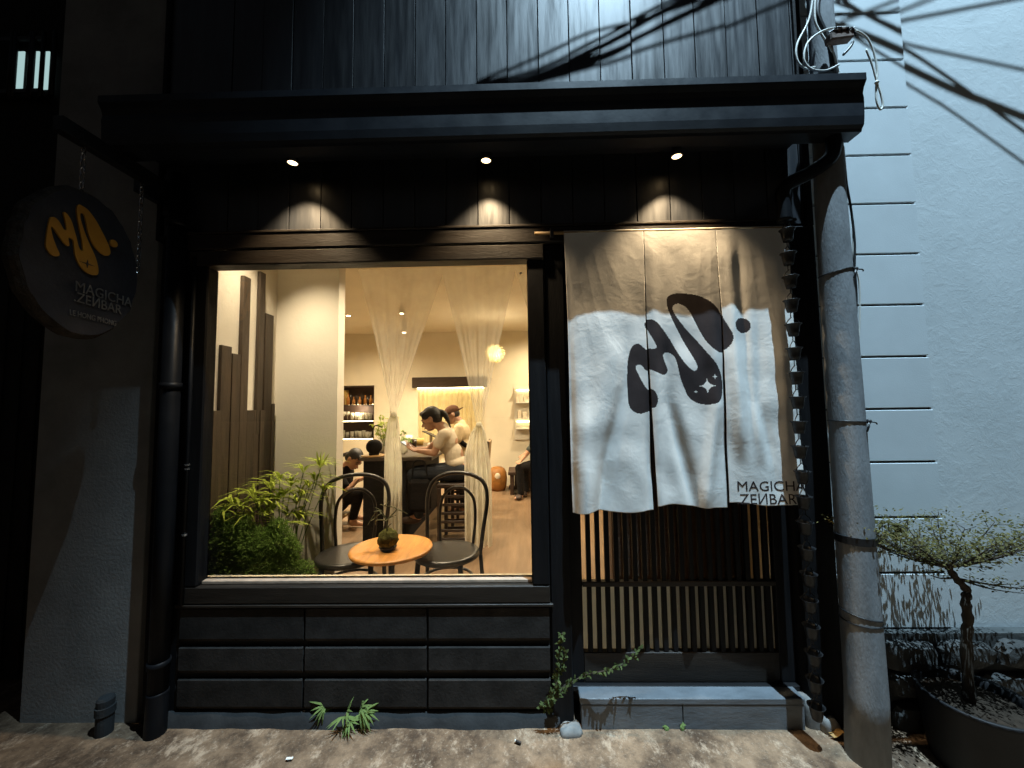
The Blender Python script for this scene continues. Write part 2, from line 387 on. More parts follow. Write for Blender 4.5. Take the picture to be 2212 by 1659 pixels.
# --- plank wall above the header: vertical charred planks
pw = MB().box(-1.862, 1.47, .02, .05, 2.40, 5.0).build('plank_wall', 'black_joint', shop)
x = P(1442, 120, 0).x - 14 * .1665; k = 0
edges = [-1.862]
while x < 1.46:
    if x > -1.80: edges.append(x)
    x += .1665 + random.uniform(-.004, .004)
edges.append(1.47)
for a, b in zip(edges[:-1], edges[1:]):
    dy = random.uniform(-.003, .003)
    MB().box(a + .0022, b - .0022, dy, .022, 2.42, 4.98, b=.001).build('plank', 'charred_wood', pw)
# corner batten at the right end of the planks
MB().box(1.462, XP, -.02, .05, 2.40, 5.0, b=.004).build('corner_batten', 'black_post', shop)
MB().box(-1.885, -1.864, -.02, .05, 2.40, 5.0, b=.004).build('corner_batten', 'black_post', shop)
# --- header beam, ledge and window frame
hb = MB().box(-1.70, 1.36, -.036, .10, 2.338, 2.418, b=.005).build('header_beam', 'black_wood', shop)
MB().box(-1.70, 1.40, -.040, .02, 2.4185, 2.4325, b=.003).build('drip_ledge', 'black_wood', hb)
win = MB().box(-1.69, XR + .085, -.034, .052, ZT, 2.331, b=.005).build('window', 'black_wood', shop)
setp(win, 'large square display window with black timber frame')
MB().box(-1.69, XL, -.022, .052, ZB - .004, ZT - .001, b=.006).build('frame_stile', 'black_post', win)
MB().box(XR, XR + .085, -.022, .052, ZB - .004, ZT - .001, b=.006).build('frame_stile', 'black_post', win)
MB().box(-1.69, XR + .085, -.022, .052, .566, ZB - .005, b=.006).build('frame_rail', 'black_wood', win)
MB().box(XL + .002, XR - .002, .006, .036, ZB - .003, ZB + .012, b=.002).build('sill_bead', 'sill_beige', win)
MB().box(XL - .01, XR + .01, .040, .046, ZB - .002, ZT + .01).build('window_pane', 'clear_glass', win)
mb = MB().sphere(P(1125, 590, .036), .007, 10, 6); mb.build('suction_hook', 'white_frame', win)
MB().box(-1.70, XR + .10, -.024, .02, .548, .5645, b=.004).build('sill_ledge', 'black_wood', shop)
# --- tiled base under the window
base = MB().box(-1.69, XR + .12, .004, .10, -.03, .546).build('base_wall', 'black_joint', shop)
cx = [-1.683, P(660, 1400, 0).x, P(925, 1400, 0).x, XR + .085]
rows = [(P(700, 1383, 0).z, .544), (P(700, 1451, 0).z, P(700, 1395, 0).z), (P(700, 1529, 0).z, P(700, 1464, 0).z)]
for j, (z0, z1) in enumerate(rows):
    for i in range(3):
        a, b = cx[i] + .006, cx[i + 1] - .006; o = .014 + .002 * random.random()
        mb = MB().prism([(.004, z0), (-o * .35, z0), (-o, z0 + .016), (-o, z1 - .004), (-o + .004, z1), (.004, z1)], a, b)
        mb.build('base_tile', 'base_tile', base)
    # sloping drip under each row
mb = MB(); ph = rng.random(6) * 6
n = 60; prof = []
for i in range(n + 1):
    xx = -1.74 + i * (XR + .12 + 1.74) / n; wv = .006 * math.sin(xx * 9 + ph[0]) + .004 * math.sin(xx * 31 + ph[1])
    prof.append((xx, wv))
for i, (xx, wv) in enumerate(prof):
    mb.v += [(xx, -.002, P(700, 1531, 0).z - .006), (xx, -.010 + wv * .3, P(700, 1536, 0).z), (xx, -.022 + wv * .6, .010 + wv * .5), (xx, -.040 + wv * 1.2, -.03)]
    if i:
        for q in range(3): a = (i - 1) * 4 + q; mb.f.append((a, a + 4, a + 5, a + 1))
mb.build('cement_skirting', 'old_cement', base, True)
# --- posts
MB().box(XR + .087, .235, -.012, .12, -.02, 2.336, b=.006).build('door_post', 'black_post', shop)
MB().box(1.338, XP, -.020, .12, -.02, 2.40, b=.006).build('door_post', 'black_post', shop)
MB().box(-1.862, -1.692, -.004, .12, -.02, 2.40, b=.006).build('corner_post', 'black_post', shop)
MB().box(-1.866, -1.702, -.03, .1, 2.402, 2.417).build('post_cap', 'black_post', shop)
# --- gutter, soffit
gx0, gx1 = -1.945, 1.578
prof = [(-.150, 2.738), (-.222, 2.738), (-.227, 2.750), (-.238, 2.762), (-.243, 2.800), (-.247, 2.880), (-.243, 2.905), (-.250, 2.928), (-.262, 2.945), (-.266, 2.952), (-.266, 2.984), (-.256, 2.984), (-.256, 2.970), (-.150, 2.970)]
gut = MB().prism(prof, gx0, gx1).build('gutter', 'gutter_metal', shop)
sl = MB().box(-1.88, 1.40, -.149, .001, 2.815, 2.832).build('soffit', 'gutter_metal', shop)
MB().box(-1.88, 1.40, -.149, .0, 2.834, 2.972).build('fascia_board', 'gutter_metal', shop)
# stepped end bracket at the left
MB().box(-1.93, -1.865, -.215, -.02, 2.70, 2.735, b=.004).build('gutter_bracket', 'gutter_metal', gut)
MB().box(-1.90, -1.865, -.13, -.005, 2.60, 2.699, b=.004).build('gutter_bracket', 'gutter_metal', gut)
# elbow that leads from the gutter to the rain chain
CH = P(1703, 545, -.145)
e0 = P(1800, 305, -.185); pts = [e0 + Vector((0, 0, .02)), e0 + Vector((.0, .0, -.03)), P(1790, 345, -.18), P(1752, 372, -.165), P(1705, 396, -.15), P(1690, 415, -.145), P(1692, 440, -.145), P(1694, 478, -.145)]
MB().tube(catmull(pts, 6), .031, 14).build('outlet_elbow', 'pipe_black', gut, True)
# --- downpipe at the left corner, conduit beside the window
px = P(362, 1000, -.055).x
dp = MB().tube([(px, -.055, 2.72), (px, -.055, 1.0), (px, -.055, .16)], .040, 16).build('downpipe', 'pipe_black', shop, True)
MB().tube(catmull([(px, -.055, .19), (px, -.056, .10), (px, -.058, .05), (px, -.060, -.02)], 6), .043, 16).build('pipe_shoe', 'pipe_black', dp, True)
for z in (.30, 1.62, 2.45): MB().tube([(px, -.055, z), (px, -.055, z + .03)], .046, 16).build('pipe_collar', 'pipe_black', dp, True)
cxp = P(404, 1000, -.035).x
cd = MB().tube([(cxp, -.034, .57), (cxp, -.034, 2.3)], .009, 8).build('conduit', 'pipe_black', shop, True)
for z in (1.22, 1.24, .9): MB().tube([(cxp, -.034, z), (cxp, -.034, z + .008)], .012, 8).build('conduit_clip', 'chrome', cd)
# --- sliding lattice door, recessed
door = MB().box(.238, .300, .065, .10, .145, 2.335, b=.003).build('sliding_door', 'black_post', shop)
setp(door, 'black lattice sliding door with frosted lower panel')
MB().box(1.258, 1.336, .065, .10, .145, 2.335, b=.003).build('door_stile', 'black_post', door)
zm = P(1450, 1258, .08).z; zl = P(1450, 1405, .08).z
MB().box(.301, 1.257, .064, .10, .146, zl, b=.003).build('bottom_rail', 'black_wood', door)
MB().box(.301, 1.257, .064, .10, 2.20, 2.334, b=.003).build('top_rail', 'black_wood', door)
MB().box(.301, 1.257, .060, .094, zm - .012, zm + .012, b=.002).build('middle_rail', 'black_wood', door)
ns = 20; sm = MB().box(-.0115, .0115, .066, .090, zl + .001, 2.199, b=.002).mesh('slat'); sm.materials.append(MATS['black_post'])
for i in range(ns):
    o = bpy.data.objects.new('slat', sm); COL.objects.link(o); o.parent = door; o.location = (.301 + (i + .75) * .956 / (ns + .5), 0, 0)
MB().box(.302, 1.256, .0945, .099, zl + .002, zm - .013).build('frosted_panel', 'frosted_glass', door)
MB().box(.302, 1.256, .0945, .099, zm + .013, 2.198).build('door_pane', 'clear_glass', door)
MB().box(.236, 1.337, .04, .12, .120, .1445, b=.002).build('door_track', 'iron_black', shop)
# --- rooms behind the window (parts of the shop)
F0, CE = .14, 2.90; YB = 4.95
MB().box(-3.7, 1.46, .80, YB, .02, F0).box(-1.73, 1.46, .1205, .7995, .02, F0).build('room_floor', 'room_floor', shop)
MB().box(-3.7, 1.46, .80, YB, CE, CE + .05).box(-1.79, 1.46, .1, .7995, CE, CE + .05).build('room_ceiling', 'room_ceiling', shop)
# back wall with the shelf niche left open
nx0, nx1 = P(739, 900, YB).x - .25, P(808, 900, YB).x; nz0, nz1 = P(775, 949, YB).z, P(775, 833, YB).z
mb = MB()
mb.box(-3.7, nx0, YB, YB + .3, F0 - .1, CE + .05).box(nx1, 1.46, YB, YB + .3, F0 - .1, CE + .05).box(nx0, nx1, YB, YB + .3, F0 - .1, nz0).box(nx0, nx1, YB, YB + .3, nz1, CE + .05)
mb.build('back_wall', 'room_plaster', shop)
mb = MB().box(nx0, nx1, YB + .22, YB + .29, nz0, nz1).box(nx0 - .0, nx0 + .015, YB + .002, YB + .22, nz0, nz1).box(nx1 - .015, nx1 - .002, YB - .004, YB + .22, nz0, nz1).box(nx0 + .016, nx1 - .016, YB - .004, YB + .22, nz1 - .02, nz1 - .002)
mb.build('shelf_niche', 'niche_dark', shop)
MB().box(-3.75, -3.7, .8, YB, F0 - .1, CE).build('side_wall', 'room_plaster', shop)
MB().box(1.4605, 1.497, .121, YB, -.05, CE).build('side_wall', 'room_plaster', shop)
XS = -1.73; YP = .75
MB().box(XS - .06, XS, .121, YP, -.05, CE).build('recess_side_wall', 'recess_plaster', shop)
MB().box(-3.7, -1.283, YP + .001, YP + .10, F0 - .1, CE).build('partition_wall', 'recess_plaster', shop)
MB().box(-1.86, 1.497, .101, .1205, 2.33, CE + .05).build('inner_lintel', 'room_plaster', shop)
MB().box(-1.72, XR + .1, .101, .115, F0, ZB - .006).build('inner_apron', 'room_plaster', shop)

# ================================================================== door step
st = thing('door_step', 'blue grey slate doorstep below the lattice door', 'step', (.78, 0, 0))
MB().box(.262, 1.300, -.036, .060, .112, .142, b=.004).build('tread_slab', 'slate', st)
for a, b in ((.268, .735), (.739, 1.296)): MB().box(a, b, -.034, .03, -.03, .1115, b=.002).build('riser_slab', 'slate', st)
def lump(bx, seed):
    mb = MB().sphere((0, 0, 0), 1, 18, 12); r = np.random.default_rng(seed); f = r.normal(size=(6, 3)) * 2.2; g = r.random(6) * 6
    x0, x1, y0, y1, z0, z1 = bx; out = []
    for v in mb.v:
        q = Vector([math.copysign(abs(c_) ** .55, c_) for c_ in v]); k = 1 + .13 * sum(math.sin(q.x * f[i, 0] + q.y * f[i, 1] + q.z * f[i, 2] + g[i]) for i in range(6)) / 2
        out.append(((x0 + x1) / 2 + q.x * (x1 - x0) / 2 * k, (y0 + y1) / 2 + q.y * (y1 - y0) / 2 * k, (z0 + z1) / 2 + q.z * (z1 - z0) / 2 * k))
    mb.v = out; return mb
lump((1.301, 1.375, -.035, .06, -.05, .125), 1).build('cement_patch', 'cement', st, True)
lump((1.36, 1.44, -.06, .0, -.05, .055), 3).build('cement_patch', 'cement', st, True)
lump((.165, .264, -.075, .02, -.06, .024), 2).build('cement_patch', 'cement', st, True)

# ================================================================== left-hand house
lh = thing('neighbour_house', 'dark grey plastered house left of the shop with barred lit window', 'house', (-2.4, 0, 0))
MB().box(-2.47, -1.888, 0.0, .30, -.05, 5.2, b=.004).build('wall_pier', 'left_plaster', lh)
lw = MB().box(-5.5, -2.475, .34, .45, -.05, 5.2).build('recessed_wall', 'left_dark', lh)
a, b = P(4, 205, .33), P(108, 92, .33)
wn = MB().box(a.x - .5, b.x + .02, .318, .335, a.z - .03, b.z + .02).build('barred_window', 'left_dark', lh)
for u0, u1 in ((-40, -22), (30, 56), (66, 84), (88, 110)):
    p0, p1 = P(u0 + 2, 196, .31), P(u1, 110, .31)
    MB().box(p0.x, max(p1.x - .012, p0.x + .03), .312, .317, p0.z + .012, p1.z).build('lit_pane', 'left_window_glow', wn)
for u in (-60, -14, 18, 26, 60, 65, 86, 110): 
    p = P(u, 150, .28); MB().tube([(p.x, .29, a.z - .05), (p.x, .29, b.z + .03)], .011, 8).build('window_bar', 'iron_black', wn, True)
for z in (a.z - .015, b.z - .01): MB().box(a.x - .5, b.x + .02, .285, .300, z - .012, z + .012).build('bar_rail', 'iron_black', wn)
gt = thing('metal_gate', 'dark ribbed metal gate at the far left', 'gate', (-3.0, .25, 0))
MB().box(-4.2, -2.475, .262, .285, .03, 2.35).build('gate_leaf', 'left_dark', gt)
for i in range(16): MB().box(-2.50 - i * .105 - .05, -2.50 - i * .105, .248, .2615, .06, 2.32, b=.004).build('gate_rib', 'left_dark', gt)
# capped drain stub in the corner
q = G(276, 1545); dr = thing('drain_pipe', 'short grey capped drain stub standing in the left corner', 'pipe', (q.x, -.06, 0))
MB().lathe([(.033, 0), (.033, .14)], 16, c=(q.x, -.06, 0)).build('stub', 'old_cement', dr)
MB().lathe([(.034, .092), (.0375, .093), (.0375, .128), (.034, .129)], 20, c=(q.x, -.06, 0)).build('coupling', 'old_cement', dr)
MB().lathe([(.0335, .1405), (.0335, .158), (.028, .166), (.010, .170)], 20, c=(q.x, -.06, 0)).build('cap', 'old_cement', dr)

# ================================================================== right-hand house
# dark timber shoe cabinet standing inside the door
t = thing('shoe_cabinet', 'tall dark red brown timber cabinet just inside the lattice door', 'cabinet', (1.05, .78, F0))
MB().box(.60, 1.455, .70, .95, F0 + .001, 2.35, b=.006).build('carcass', 'bench_wood', t)
for i in range(4): MB().box(.605 + i * .212, .605 + i * .212 + .205, .684, .699, F0 + .06, 2.33, b=.004).build('cabinet_door', 'bench_wood', t)
rh = thing('white_house', 'pale blue white stucco house right of the shop on a stone plinth', 'house', (2.5, .06, 0))
XQ = 2.088
MB().box(XQ + .001, 7, .072, .4, .30, 6.0).build('stucco_wall', 'stucco', rh)
qw = MB().box(1.4985, XQ, .075, .4, .30, 6.0).build('quoin_wall', 'gap_dark', rh)
gz = [P(uu, vv, .055).z for uu, vv in ((1955, 26), (1955, 128), (1968, 231), (1978, 333), (1988, 438), (1997, 547), (2007, 657), (2018, 769), (2030, 882), (2040, 997), (2052, 1117), (2058, 1237), (2066, 1358))]
dz = gz[0] - gz[1]; zz = gz[0]; top = []
while zz < 5.9: zz += dz; top.append(zz)
gz = list(reversed(top)) + gz
for za, zb in zip(gz[1:], gz[:-1]):
    MB().box(1.4990, XQ, .055, .0745, za + .0055, zb - .0055, b=.0025).build('quoin_panel', 'white_panel', qw)
pl = MB().box(1.4995, 7, .02, .40, -.08, gz[-1] - .002).build('stone_plinth', 'mortar', rh)
def stone(x0, x1, z0, z1, seed):
    r = np.random.default_rng(seed); n = 9; cx_, cz_ = (x0 + x1) / 2, (z0 + z1) / 2; rx, rz = (x1 - x0) / 2, (z1 - z0) / 2
    ang = np.sort(r.random(n) * .5 + np.arange(n)) / n * 2 * math.pi
    def ring(s, y, j=.0): return [(cx_ + rx * s * math.copysign(abs(math.cos(a)) ** .6, math.cos(a)) * (1 + r.normal() * j), y + r.normal() * .003, cz_ + rz * s * math.copysign(abs(math.sin(a)) ** .6, math.sin(a)) * (1 + r.normal() * j)) for a in ang]
    base_ = ring(1, .03, .05); mid = [(p[0], -.002, p[2]) for p in base_]; top_ = ring(.78, -.026, .06)
    mb = MB(); mb.add(base_ + mid + top_ + [(cx_, -.036, cz_)], [(i, (i + 1) % n, n + (i + 1) % n, n + i) for i in range(n)] + [(n + i, n + (i + 1) % n, 2 * n + (i + 1) % n, 2 * n + i) for i in range(n)] + [(2 * n + i, 2 * n + (i + 1) % n, 3 * n) for i in range(n)])
    return mb
sd = 0
for z0, z1 in ((.245, .375), (.12, .24), (-.03, .115)):
    x = 1.52 + random.uniform(-.05, 0)
    while x < 3.6:
        wd = random.uniform(.13, .30); sd += 1
        stone(x, x + wd, z0 + random.uniform(-.01, .01), z1 + random.uniform(-.012, .008), sd).build('stone', 'stone', pl)
        x += wd + random.uniform(.008, .022)

# ================================================================== utility pole with its street lamp
pole = thing('utility_pole', 'tapered grey concrete utility pole between shop and white house', 'pole', (1.50, -.14, 0))
def polec(v):
    u = {0: 1771, 450: 1795, 913: 1829, 1500: 1871}; ks = sorted(u)
    return float(np.interp(v, ks, [u[k] for k in ks]))
pts, rs = [], []
for v, Y, r in ((1610, -.17, .076), (1500, -.165, .074), (1200, -.155, .070), (913, -.145, .067), (450, -.125, .061), (200, -.115, .056), (30, -.108, .052)):
    p = P(polec(v), v, Y); pts.append(p); rs.append(r)
pts[0].z = -.05
d = (pts[-1] - pts[-3]).normalized(); d.x *= .3; end = pts[-1] + d * 6.6; pts.append(end); rs.append(.05)
def pole_at(z):
    for a, b in zip(pts[:-1], pts[1:]):
        if a.z <= z <= b.z: return a.lerp(b, (z - a.z) / (b.z - a.z))
    return pts[-1]
def pole_r(z):
    return float(np.interp(z, [q.z for q in pts], rs))
MB().tube(pts, rs, 28).build('shaft', 'pole_concrete', pole, True)
for v, hh, tilt in ((577, .006, .012), (911, .005, -.004), (1171, .016, -.006), (1337, .006, -.012), (1352, .005, .0)):
    z = P(polec(v), v, -.21).z; c = pole_at(z); r = pole_r(z) + .003
    mb = MB(); rp = [(c.x + (r - .002) * math.cos(a), c.y + (r - .002) * math.sin(a), z + tilt * math.cos(a)) for a in np.linspace(0, 2 * math.pi, 25)]
    if hh > .01:
        n_ = 25; mb.v = [(c.x + (r - .003 + q) * math.cos(a), c.y + (r - .003 + q) * math.sin(a), z + s) for s, q in ((-hh, 0), (-hh, .0045), (hh, .0045), (hh, 0)) for a in np.linspace(0, 2 * math.pi, n_)]
        mb.f = [(k * n_ + i, k * n_ + i + 1, (k + 1) * n_ + i + 1, (k + 1) * n_ + i) for k in range(3) for i in range(n_ - 1)]
    else: mb.tube(rp, hh * .5, 6)

    if v in (577, 911):
        kx = Vector((c.x + r * .75, c.y - r * .75, z)); mb.sphere(kx, .011, 8, 6)
        mb.tube(catmull([kx, kx + Vector((-.012, -.012, -.02)), kx + Vector((-.018, -.008, -.045))], 4), .004, 6)
        mb.tube(catmull([kx, kx + Vector((.02, -.01, -.006)), kx + Vector((.03, -.005, -.012))], 4), .003, 6)
    mb.build('wire_band', 'cable_black', pole)
# lamp arm and head far above the picture
top = pts[-1]
MB().tube(catmull([top + Vector((0, 0, -.5)), top + Vector((0, -.3, -.05)), LAMP + Vector((0, .35, .12)), LAMP + Vector((0, .1, .10))], 6), .025, 10).build('lamp_arm', 'lamp_housing', pole, True)
lh_ = MB().box(LAMP.x - .13, LAMP.x + .13, LAMP.y - .24, LAMP.y + .24, LAMP.z + .03, LAMP.z + .10, b=.02).build('lamp_head', 'lamp_housing', pole)
MB().box(LAMP.x - .09, LAMP.x + .09, LAMP.y - .17, LAMP.y + .17, LAMP.z + .022, LAMP.z + .029).build('lamp_lens', 'street_lens', lh_)
spot('street_light', LAMP, (1.75, .05, 1.0), STREET_W, COOL, 54, .9, .022, pole)
# ================================================================== spotlights under the soffit
SP = [P(632, 353, -.125), P(1050, 348, -.125), P(1462, 339, -.125)]
for p, lab in zip(SP, ('small black downlight under the gutter, leftmost of three, above the window', 'small black downlight under the gutter above the middle of the front', 'small black downlight under the gutter above the door curtain')):
    t = thing('soffit_spotlight', lab, 'spotlight', (p.x, p.y, p.z), 'warm spotlights under the gutter')
    MB().tube([(p.x, p.y, p.z + .05), (p.x, p.y, 2.8155)], .006, 8).build('stem', 'iron_black', t, True)
    MB().lathe([(.012, .056), (.026, .052), (.027, .0), (.0235, .0), (.0235, .012)], 20, c=p).build('housing', 'iron_black', t, True)
    MB().lathe([(.0005, .004), (.023, .004), (.023, .0055), (.0005, .0055)], 20, c=p).build('lens', 'spot_lens', t)
    spot('spot_beam', (p.x, p.y, p.z - .004), (p.x, p.y, 0), SPOT_W, WARM, 92, .8, .012, t)

# ================================================================== logo outline (in photo units, traced on the door curtain)
LG = [(800,140),(950,150),(1090,195),(1215,285),(1275,370),(1310,470),(1370,570),(1415,680),(1400,760),(1350,825),(1290,850),(1210,825),(1120,740),(1040,610),(960,450),(890,330),(820,280),(760,268),(710,300),(715,360),(770,450),(880,580),(1000,710),(1120,860),(1220,990),(1285,1120),(1303,1250),(1285,1380),(1220,1455),(1110,1475),(990,1450),(900,1390),(845,1280),(800,1160),(770,1030),(740,930),(690,880),(630,865),(597,895),(615,970),(650,1060),(645,1115),(600,1135),(530,1115),(460,1075),(390,1050),(340,995),(295,978),(265,1000),(275,1050),(330,1160),(400,1270),(480,1320),(525,1420),(505,1510),(470,1530),(400,1545),(320,1562),(240,1535),(180,1460),(163,1300),(163,1000),(185,850),(225,755),(290,730),(340,760),(390,805),(450,815),(500,812),(505,780),(460,690),(400,580),(370,510),(385,470),(430,458),(490,480),(570,560),(670,700),(760,850),(850,980),(930,1055),(975,1068),(1000,1040),(990,980),(930,870),(840,720),(740,540),(670,390),(635,270),(645,195),(700,155)]
LGS = [(v.x, v.y) for v in catmull([(a, b, 0) for a, b in LG], 5, True)]
def z2ov(x, y): return (2300 + x / 3.191) / 1.73599, (1060 + y / 3.191) / 1.73599
YN = -.062
poly = np.array([(lambda q: (q.x, q.z))(P(*z2ov(a, b), YN)) for a, b in LGS])
def inside(px, pz, pl_):
    r = np.zeros(px.shape, bool); n = len(pl_)
    for i in range(n):
        x1, z1 = pl_[i]; x2, z2 = pl_[(i + 1) % n]
        c = ((z1 > pz) != (z2 > pz)); r ^= c & (px < (x2 - x1) * (pz - z1) / (z2 - z1 + 1e-12) + x1)
    return r
def zc(x, y): q = P(*z2ov(x, y), YN); return q.x, q.z
DOT = zc(1537, 540); DOTR = zc(1632, 540)[0] - DOT[0]
STARS = [(zc(1120, 1250), zc(1228, 1250)[0] - zc(1120, 1250)[0]), (zc(1202, 1141), .0145), (zc(987, 1320), .0115)]

# ================================================================== door curtain (noren)
NX0, NX1, NZT, NZB = .232, 1.326, 2.380, 1.012
def slit1(z): return np.interp(z, [1.0, 1.9, 2.2], [P(1416, 1100, YN).x, P(1397, 750, YN).x, P(1393, 600, YN).x])
def slit2(z): return np.interp(z, [1.0, 1.9, 2.2], [P(1572, 1090, YN).x, P(1561, 750, YN).x, P(1551, 600, YN).x])
def gau(x, c, s): return np.exp(-((x - c) / s) ** 2)
FR = np.random.default_rng(3); FW = [(FR.uniform(6, 40), FR.uniform(3, 22), FR.uniform(0, 6.3), FR.uniform(-1, 1)) for _ in range(16)]
def cloth(x, z, k):
    """depth offset of the cloth: long folds that open towards the hem, crumples near the top"""
    t = np.clip((NZT - z) / (NZT - NZB), 0, 1)
    y = np.zeros_like(x)
    # common drape
    y += t * .010 * np.sin(x * 9 + 1.1) + .004 * np.sin(x * 23 + z * 4)
    if k == 0:
        c = np.interp(z, [1.0, 1.25, 1.6, 2.1], [.37, .41, .50, .56]); y += .030 * gau(x, c, .030) * np.clip(t * 1.7 - .5, 0, 1) - .020 * gau(x, c - .10, .06) * t
        y += .022 * gau(x, NX0 + .015, .020) * np.clip(t * 2 - .1, 0, 1) - .010 * gau(x, NX0 + .075, .03) * t
        y += .02 * gau(x, .62, .03) * gau(z, 1.2, .25)
    if k == 1:
        c = np.interp(z, [1.0, 1.5, 2.0], [.83, .72, .70]); y += .022 * gau(x, c, .035) * np.clip(t * 1.6 - .3, 0, 1)
        c = np.interp(z, [1.0, 1.5, 2.0], [.86, .94, .93]); y -= .020 * gau(x, c, .030) * np.clip(t * 1.6 - .3, 0, 1)
        y -= .012 * gau(x, .66, .03); y += .016 * gau(x, .985, .022) * np.clip(t * 3, 0, 1)
    if k == 2:
        y += .018 * gau(x, 1.09, .020) * np.clip(1.2 - t, 0, 1) - .016 * gau(x, 1.035, .026) - .014 * gau(x, 1.14, .03) * t
        c = np.interp(z, [1.0, 1.5, 2.2], [1.20, 1.14, 1.17]); y += .020 * gau(x, c, .03) * np.clip(t * 1.4, 0, 1) - .012 * gau(x, 1.26, .03) * t
        y *= 1 - .92 * np.exp(-(np.clip(np.abs(z - 1.09) - .08, 0, 9) / .12) ** 2)
    top = np.clip(1 - t * 1.9, 0, 1)
    for a, b, ph_, sgn in FW: y += .0016 * np.sin(x * a + sgn * z * b * 1.3 + ph_ + 1.5 * np.sin(z * b * .6 + x * 5)) * (.4 + top)
    y += .0045 * np.abs(np.sin(x * 21 + z * 13 * np.sin(x * 3))) * top * np.clip(t * 8, 0, 1)
    y *= np.clip(t * 7, .08, 1) * (.26 + .74 * np.clip(t * 2.2 - .55, 0, 1))
    return YN + y - t * .012 - .012 * gau(x, 1.2, .2) * t * (k == 2)
nor = thing('noren_curtain', 'white split door curtain with dark brown looping logo on bamboo rod', 'curtain', ((NX0 + NX1) / 2, YN, NZB))
hem = {0: (-.004, .0), 1: (.012, .010), 2: (.022, .006)}
for k in range(3):
    nz = 400; zs = np.linspace(NZT, NZB, nz); nx = {0: 128, 1: 122, 2: 106}[k]
    s = np.linspace(0, 1, nx)
    Z, S = np.meshgrid(zs, s, indexing='ij')
    T = (NZT - Z) / (NZT - NZB)
    gap = .0005 + np.clip((2.21 - Z) / 1.2, 0, 1) * .0075; gap2 = .0004 + np.clip((2.1 - Z) / 1.2, 0, 1) * .0012
    lo = [NX0 + .016 * T + .004 * np.sin(T * 5), slit1(Z) + gap, slit2(Z) + gap2][k]; hi = [slit1(Z) - gap, slit2(Z) - gap2, NX1 + .002 * T + .006 * np.sin(T * 4 + 1)][k]
    X = lo + (hi - lo) * S
    Y = cloth(X, Z, k)
    Zw = Z + T * (hem[k][0] + (hem[k][1]) * np.sin(S * 3.1 + k)) - .004 * T * np.cos(S * 9 + k)
    if k == 2: Zw = Zw + T * .004
    verts = np.stack([X, Y, Zw], -1).reshape(-1, 3)
    i = np.arange(nz - 1)[:, None] * nx + np.arange(nx - 1)[None, :]
    faces = np.stack([i, i + nx, i + nx + 1, i + 1], -1).reshape(-1, 4)
    fx = verts[faces].mean(1)[:, 0]; fz = Z.reshape(-1)[faces].mean(1)
    ink = inside(fx, fz, poly) | ((fx - DOT[0]) ** 2 + (fz - DOT[1]) ** 2 < DOTR ** 2)
    for (sx, sz), r in STARS: ink &= ~(np.abs((fx - sx) / r) ** .52 + np.abs((fz - sz) / r) ** .52 < 1)
    me = bpy.data.meshes.new('cloth_panel'); me.from_pydata(verts.tolist(), [], faces.tolist()); me.update()
    me.materials.append(MATS['noren_cotton']); me.materials.append(MATS['print_ink'])
    me.polygons.foreach_set('material_index', ink.astype(np.int32)); me.polygons.foreach_set('use_smooth', [True] * len(me.polygons))
    me.transform(Matrix.Translation(-nor.location))
    o = bpy.data.objects.new('cloth_panel', me); COL.objects.link(o); o.parent = nor
    md = o.modifiers.new('thick', 'SOLIDIFY'); md.thickness = .0014; md.offset = 1
    if k == 2: panel3 = o; GX, GY, GZ = X.ravel().copy(), Y.ravel().copy(), Zw.ravel().copy()
def text_mesh(body, size, align='LEFT', bold=0.0, spacing=1.0, extrude=0.0):
    c = bpy.data.curves.new('txt', 'FONT'); c.body = body; c.size = size; c.align_x = align; c.offset = bold; c.space_character = spacing; c.extrude = extrude; c.resolution_u = 3; c.fill_mode = 'FRONT' if not extrude else 'BOTH'
    o = bpy.data.objects.new('txt', c); COL.objects.link(o)
    dg = bpy.context.evaluated_depsgraph_get(); me = bpy.data.meshes.new_from_object(o.evaluated_get(dg)); bpy.data.objects.remove(o); return me
def place_lines(lines, u0, u1, name, parent):
    for body, ub, ue, vt, vb in lines:
        me = text_mesh(body, .1, bold=0); V = np.array([v.co[:] for v in me.vertices]); 
        p0, p1 = P(ub, vb, YN), P(ue, vt, YN); V[:, 0] = p0.x + (V[:, 0] - V[:, 0].min()) / (V[:, 0].max() - V[:, 0].min()) * (p1.x - p0.x)
        V[:, 2] = p0.z + (V[:, 1] - V[:, 1].min()) / (V[:, 1].max() - V[:, 1].min()) * (P(ub, vt, YN).z - p0.z)
        bm = bmesh.new(); bm.from_mesh(me)
        for v, q in zip(bm.verts, V): v.co = Vector((q[0], 0, q[2]))
        bmesh.ops.triangulate(bm, faces=bm.faces)
        for ax in (0, 2):
            lo_, hi_ = V[:, ax].min(), V[:, ax].max()
            for co in np.arange(lo_ + .007, hi_, .008):
                no = Vector((0, 0, 0)); no[ax] = 1; pc_ = Vector((0, 0, 0)); pc_[ax] = co
                bmesh.ops.bisect_plane(bm, geom=bm.verts[:] + bm.edges[:] + bm.faces[:], plane_co=pc_, plane_no=no)
        bmesh.ops.triangulate(bm, faces=bm.faces)
        for v in bm.verts: v.co.y = float(GY[np.argpartition((GX - v.co.x) ** 2 + (GZ - v.co.z) ** 2, 12)[:12]].min()) - .0020
        bm.to_mesh(me); bm.free()
        me.transform(Matrix.Translation(-nor.location)); me.materials.append(MATS['print_ink'])
        o = bpy.data.objects.new(name, me); COL.objects.link(o); o.parent = parent
place_lines([('MAGICHA', 1589, 1731, 1038, 1059), ('.ZE\u0418BAR', 1588, 1711, 1064, 1087)], 0, 0, 'lettering', panel3)
rod = P(1155, 507, YN)
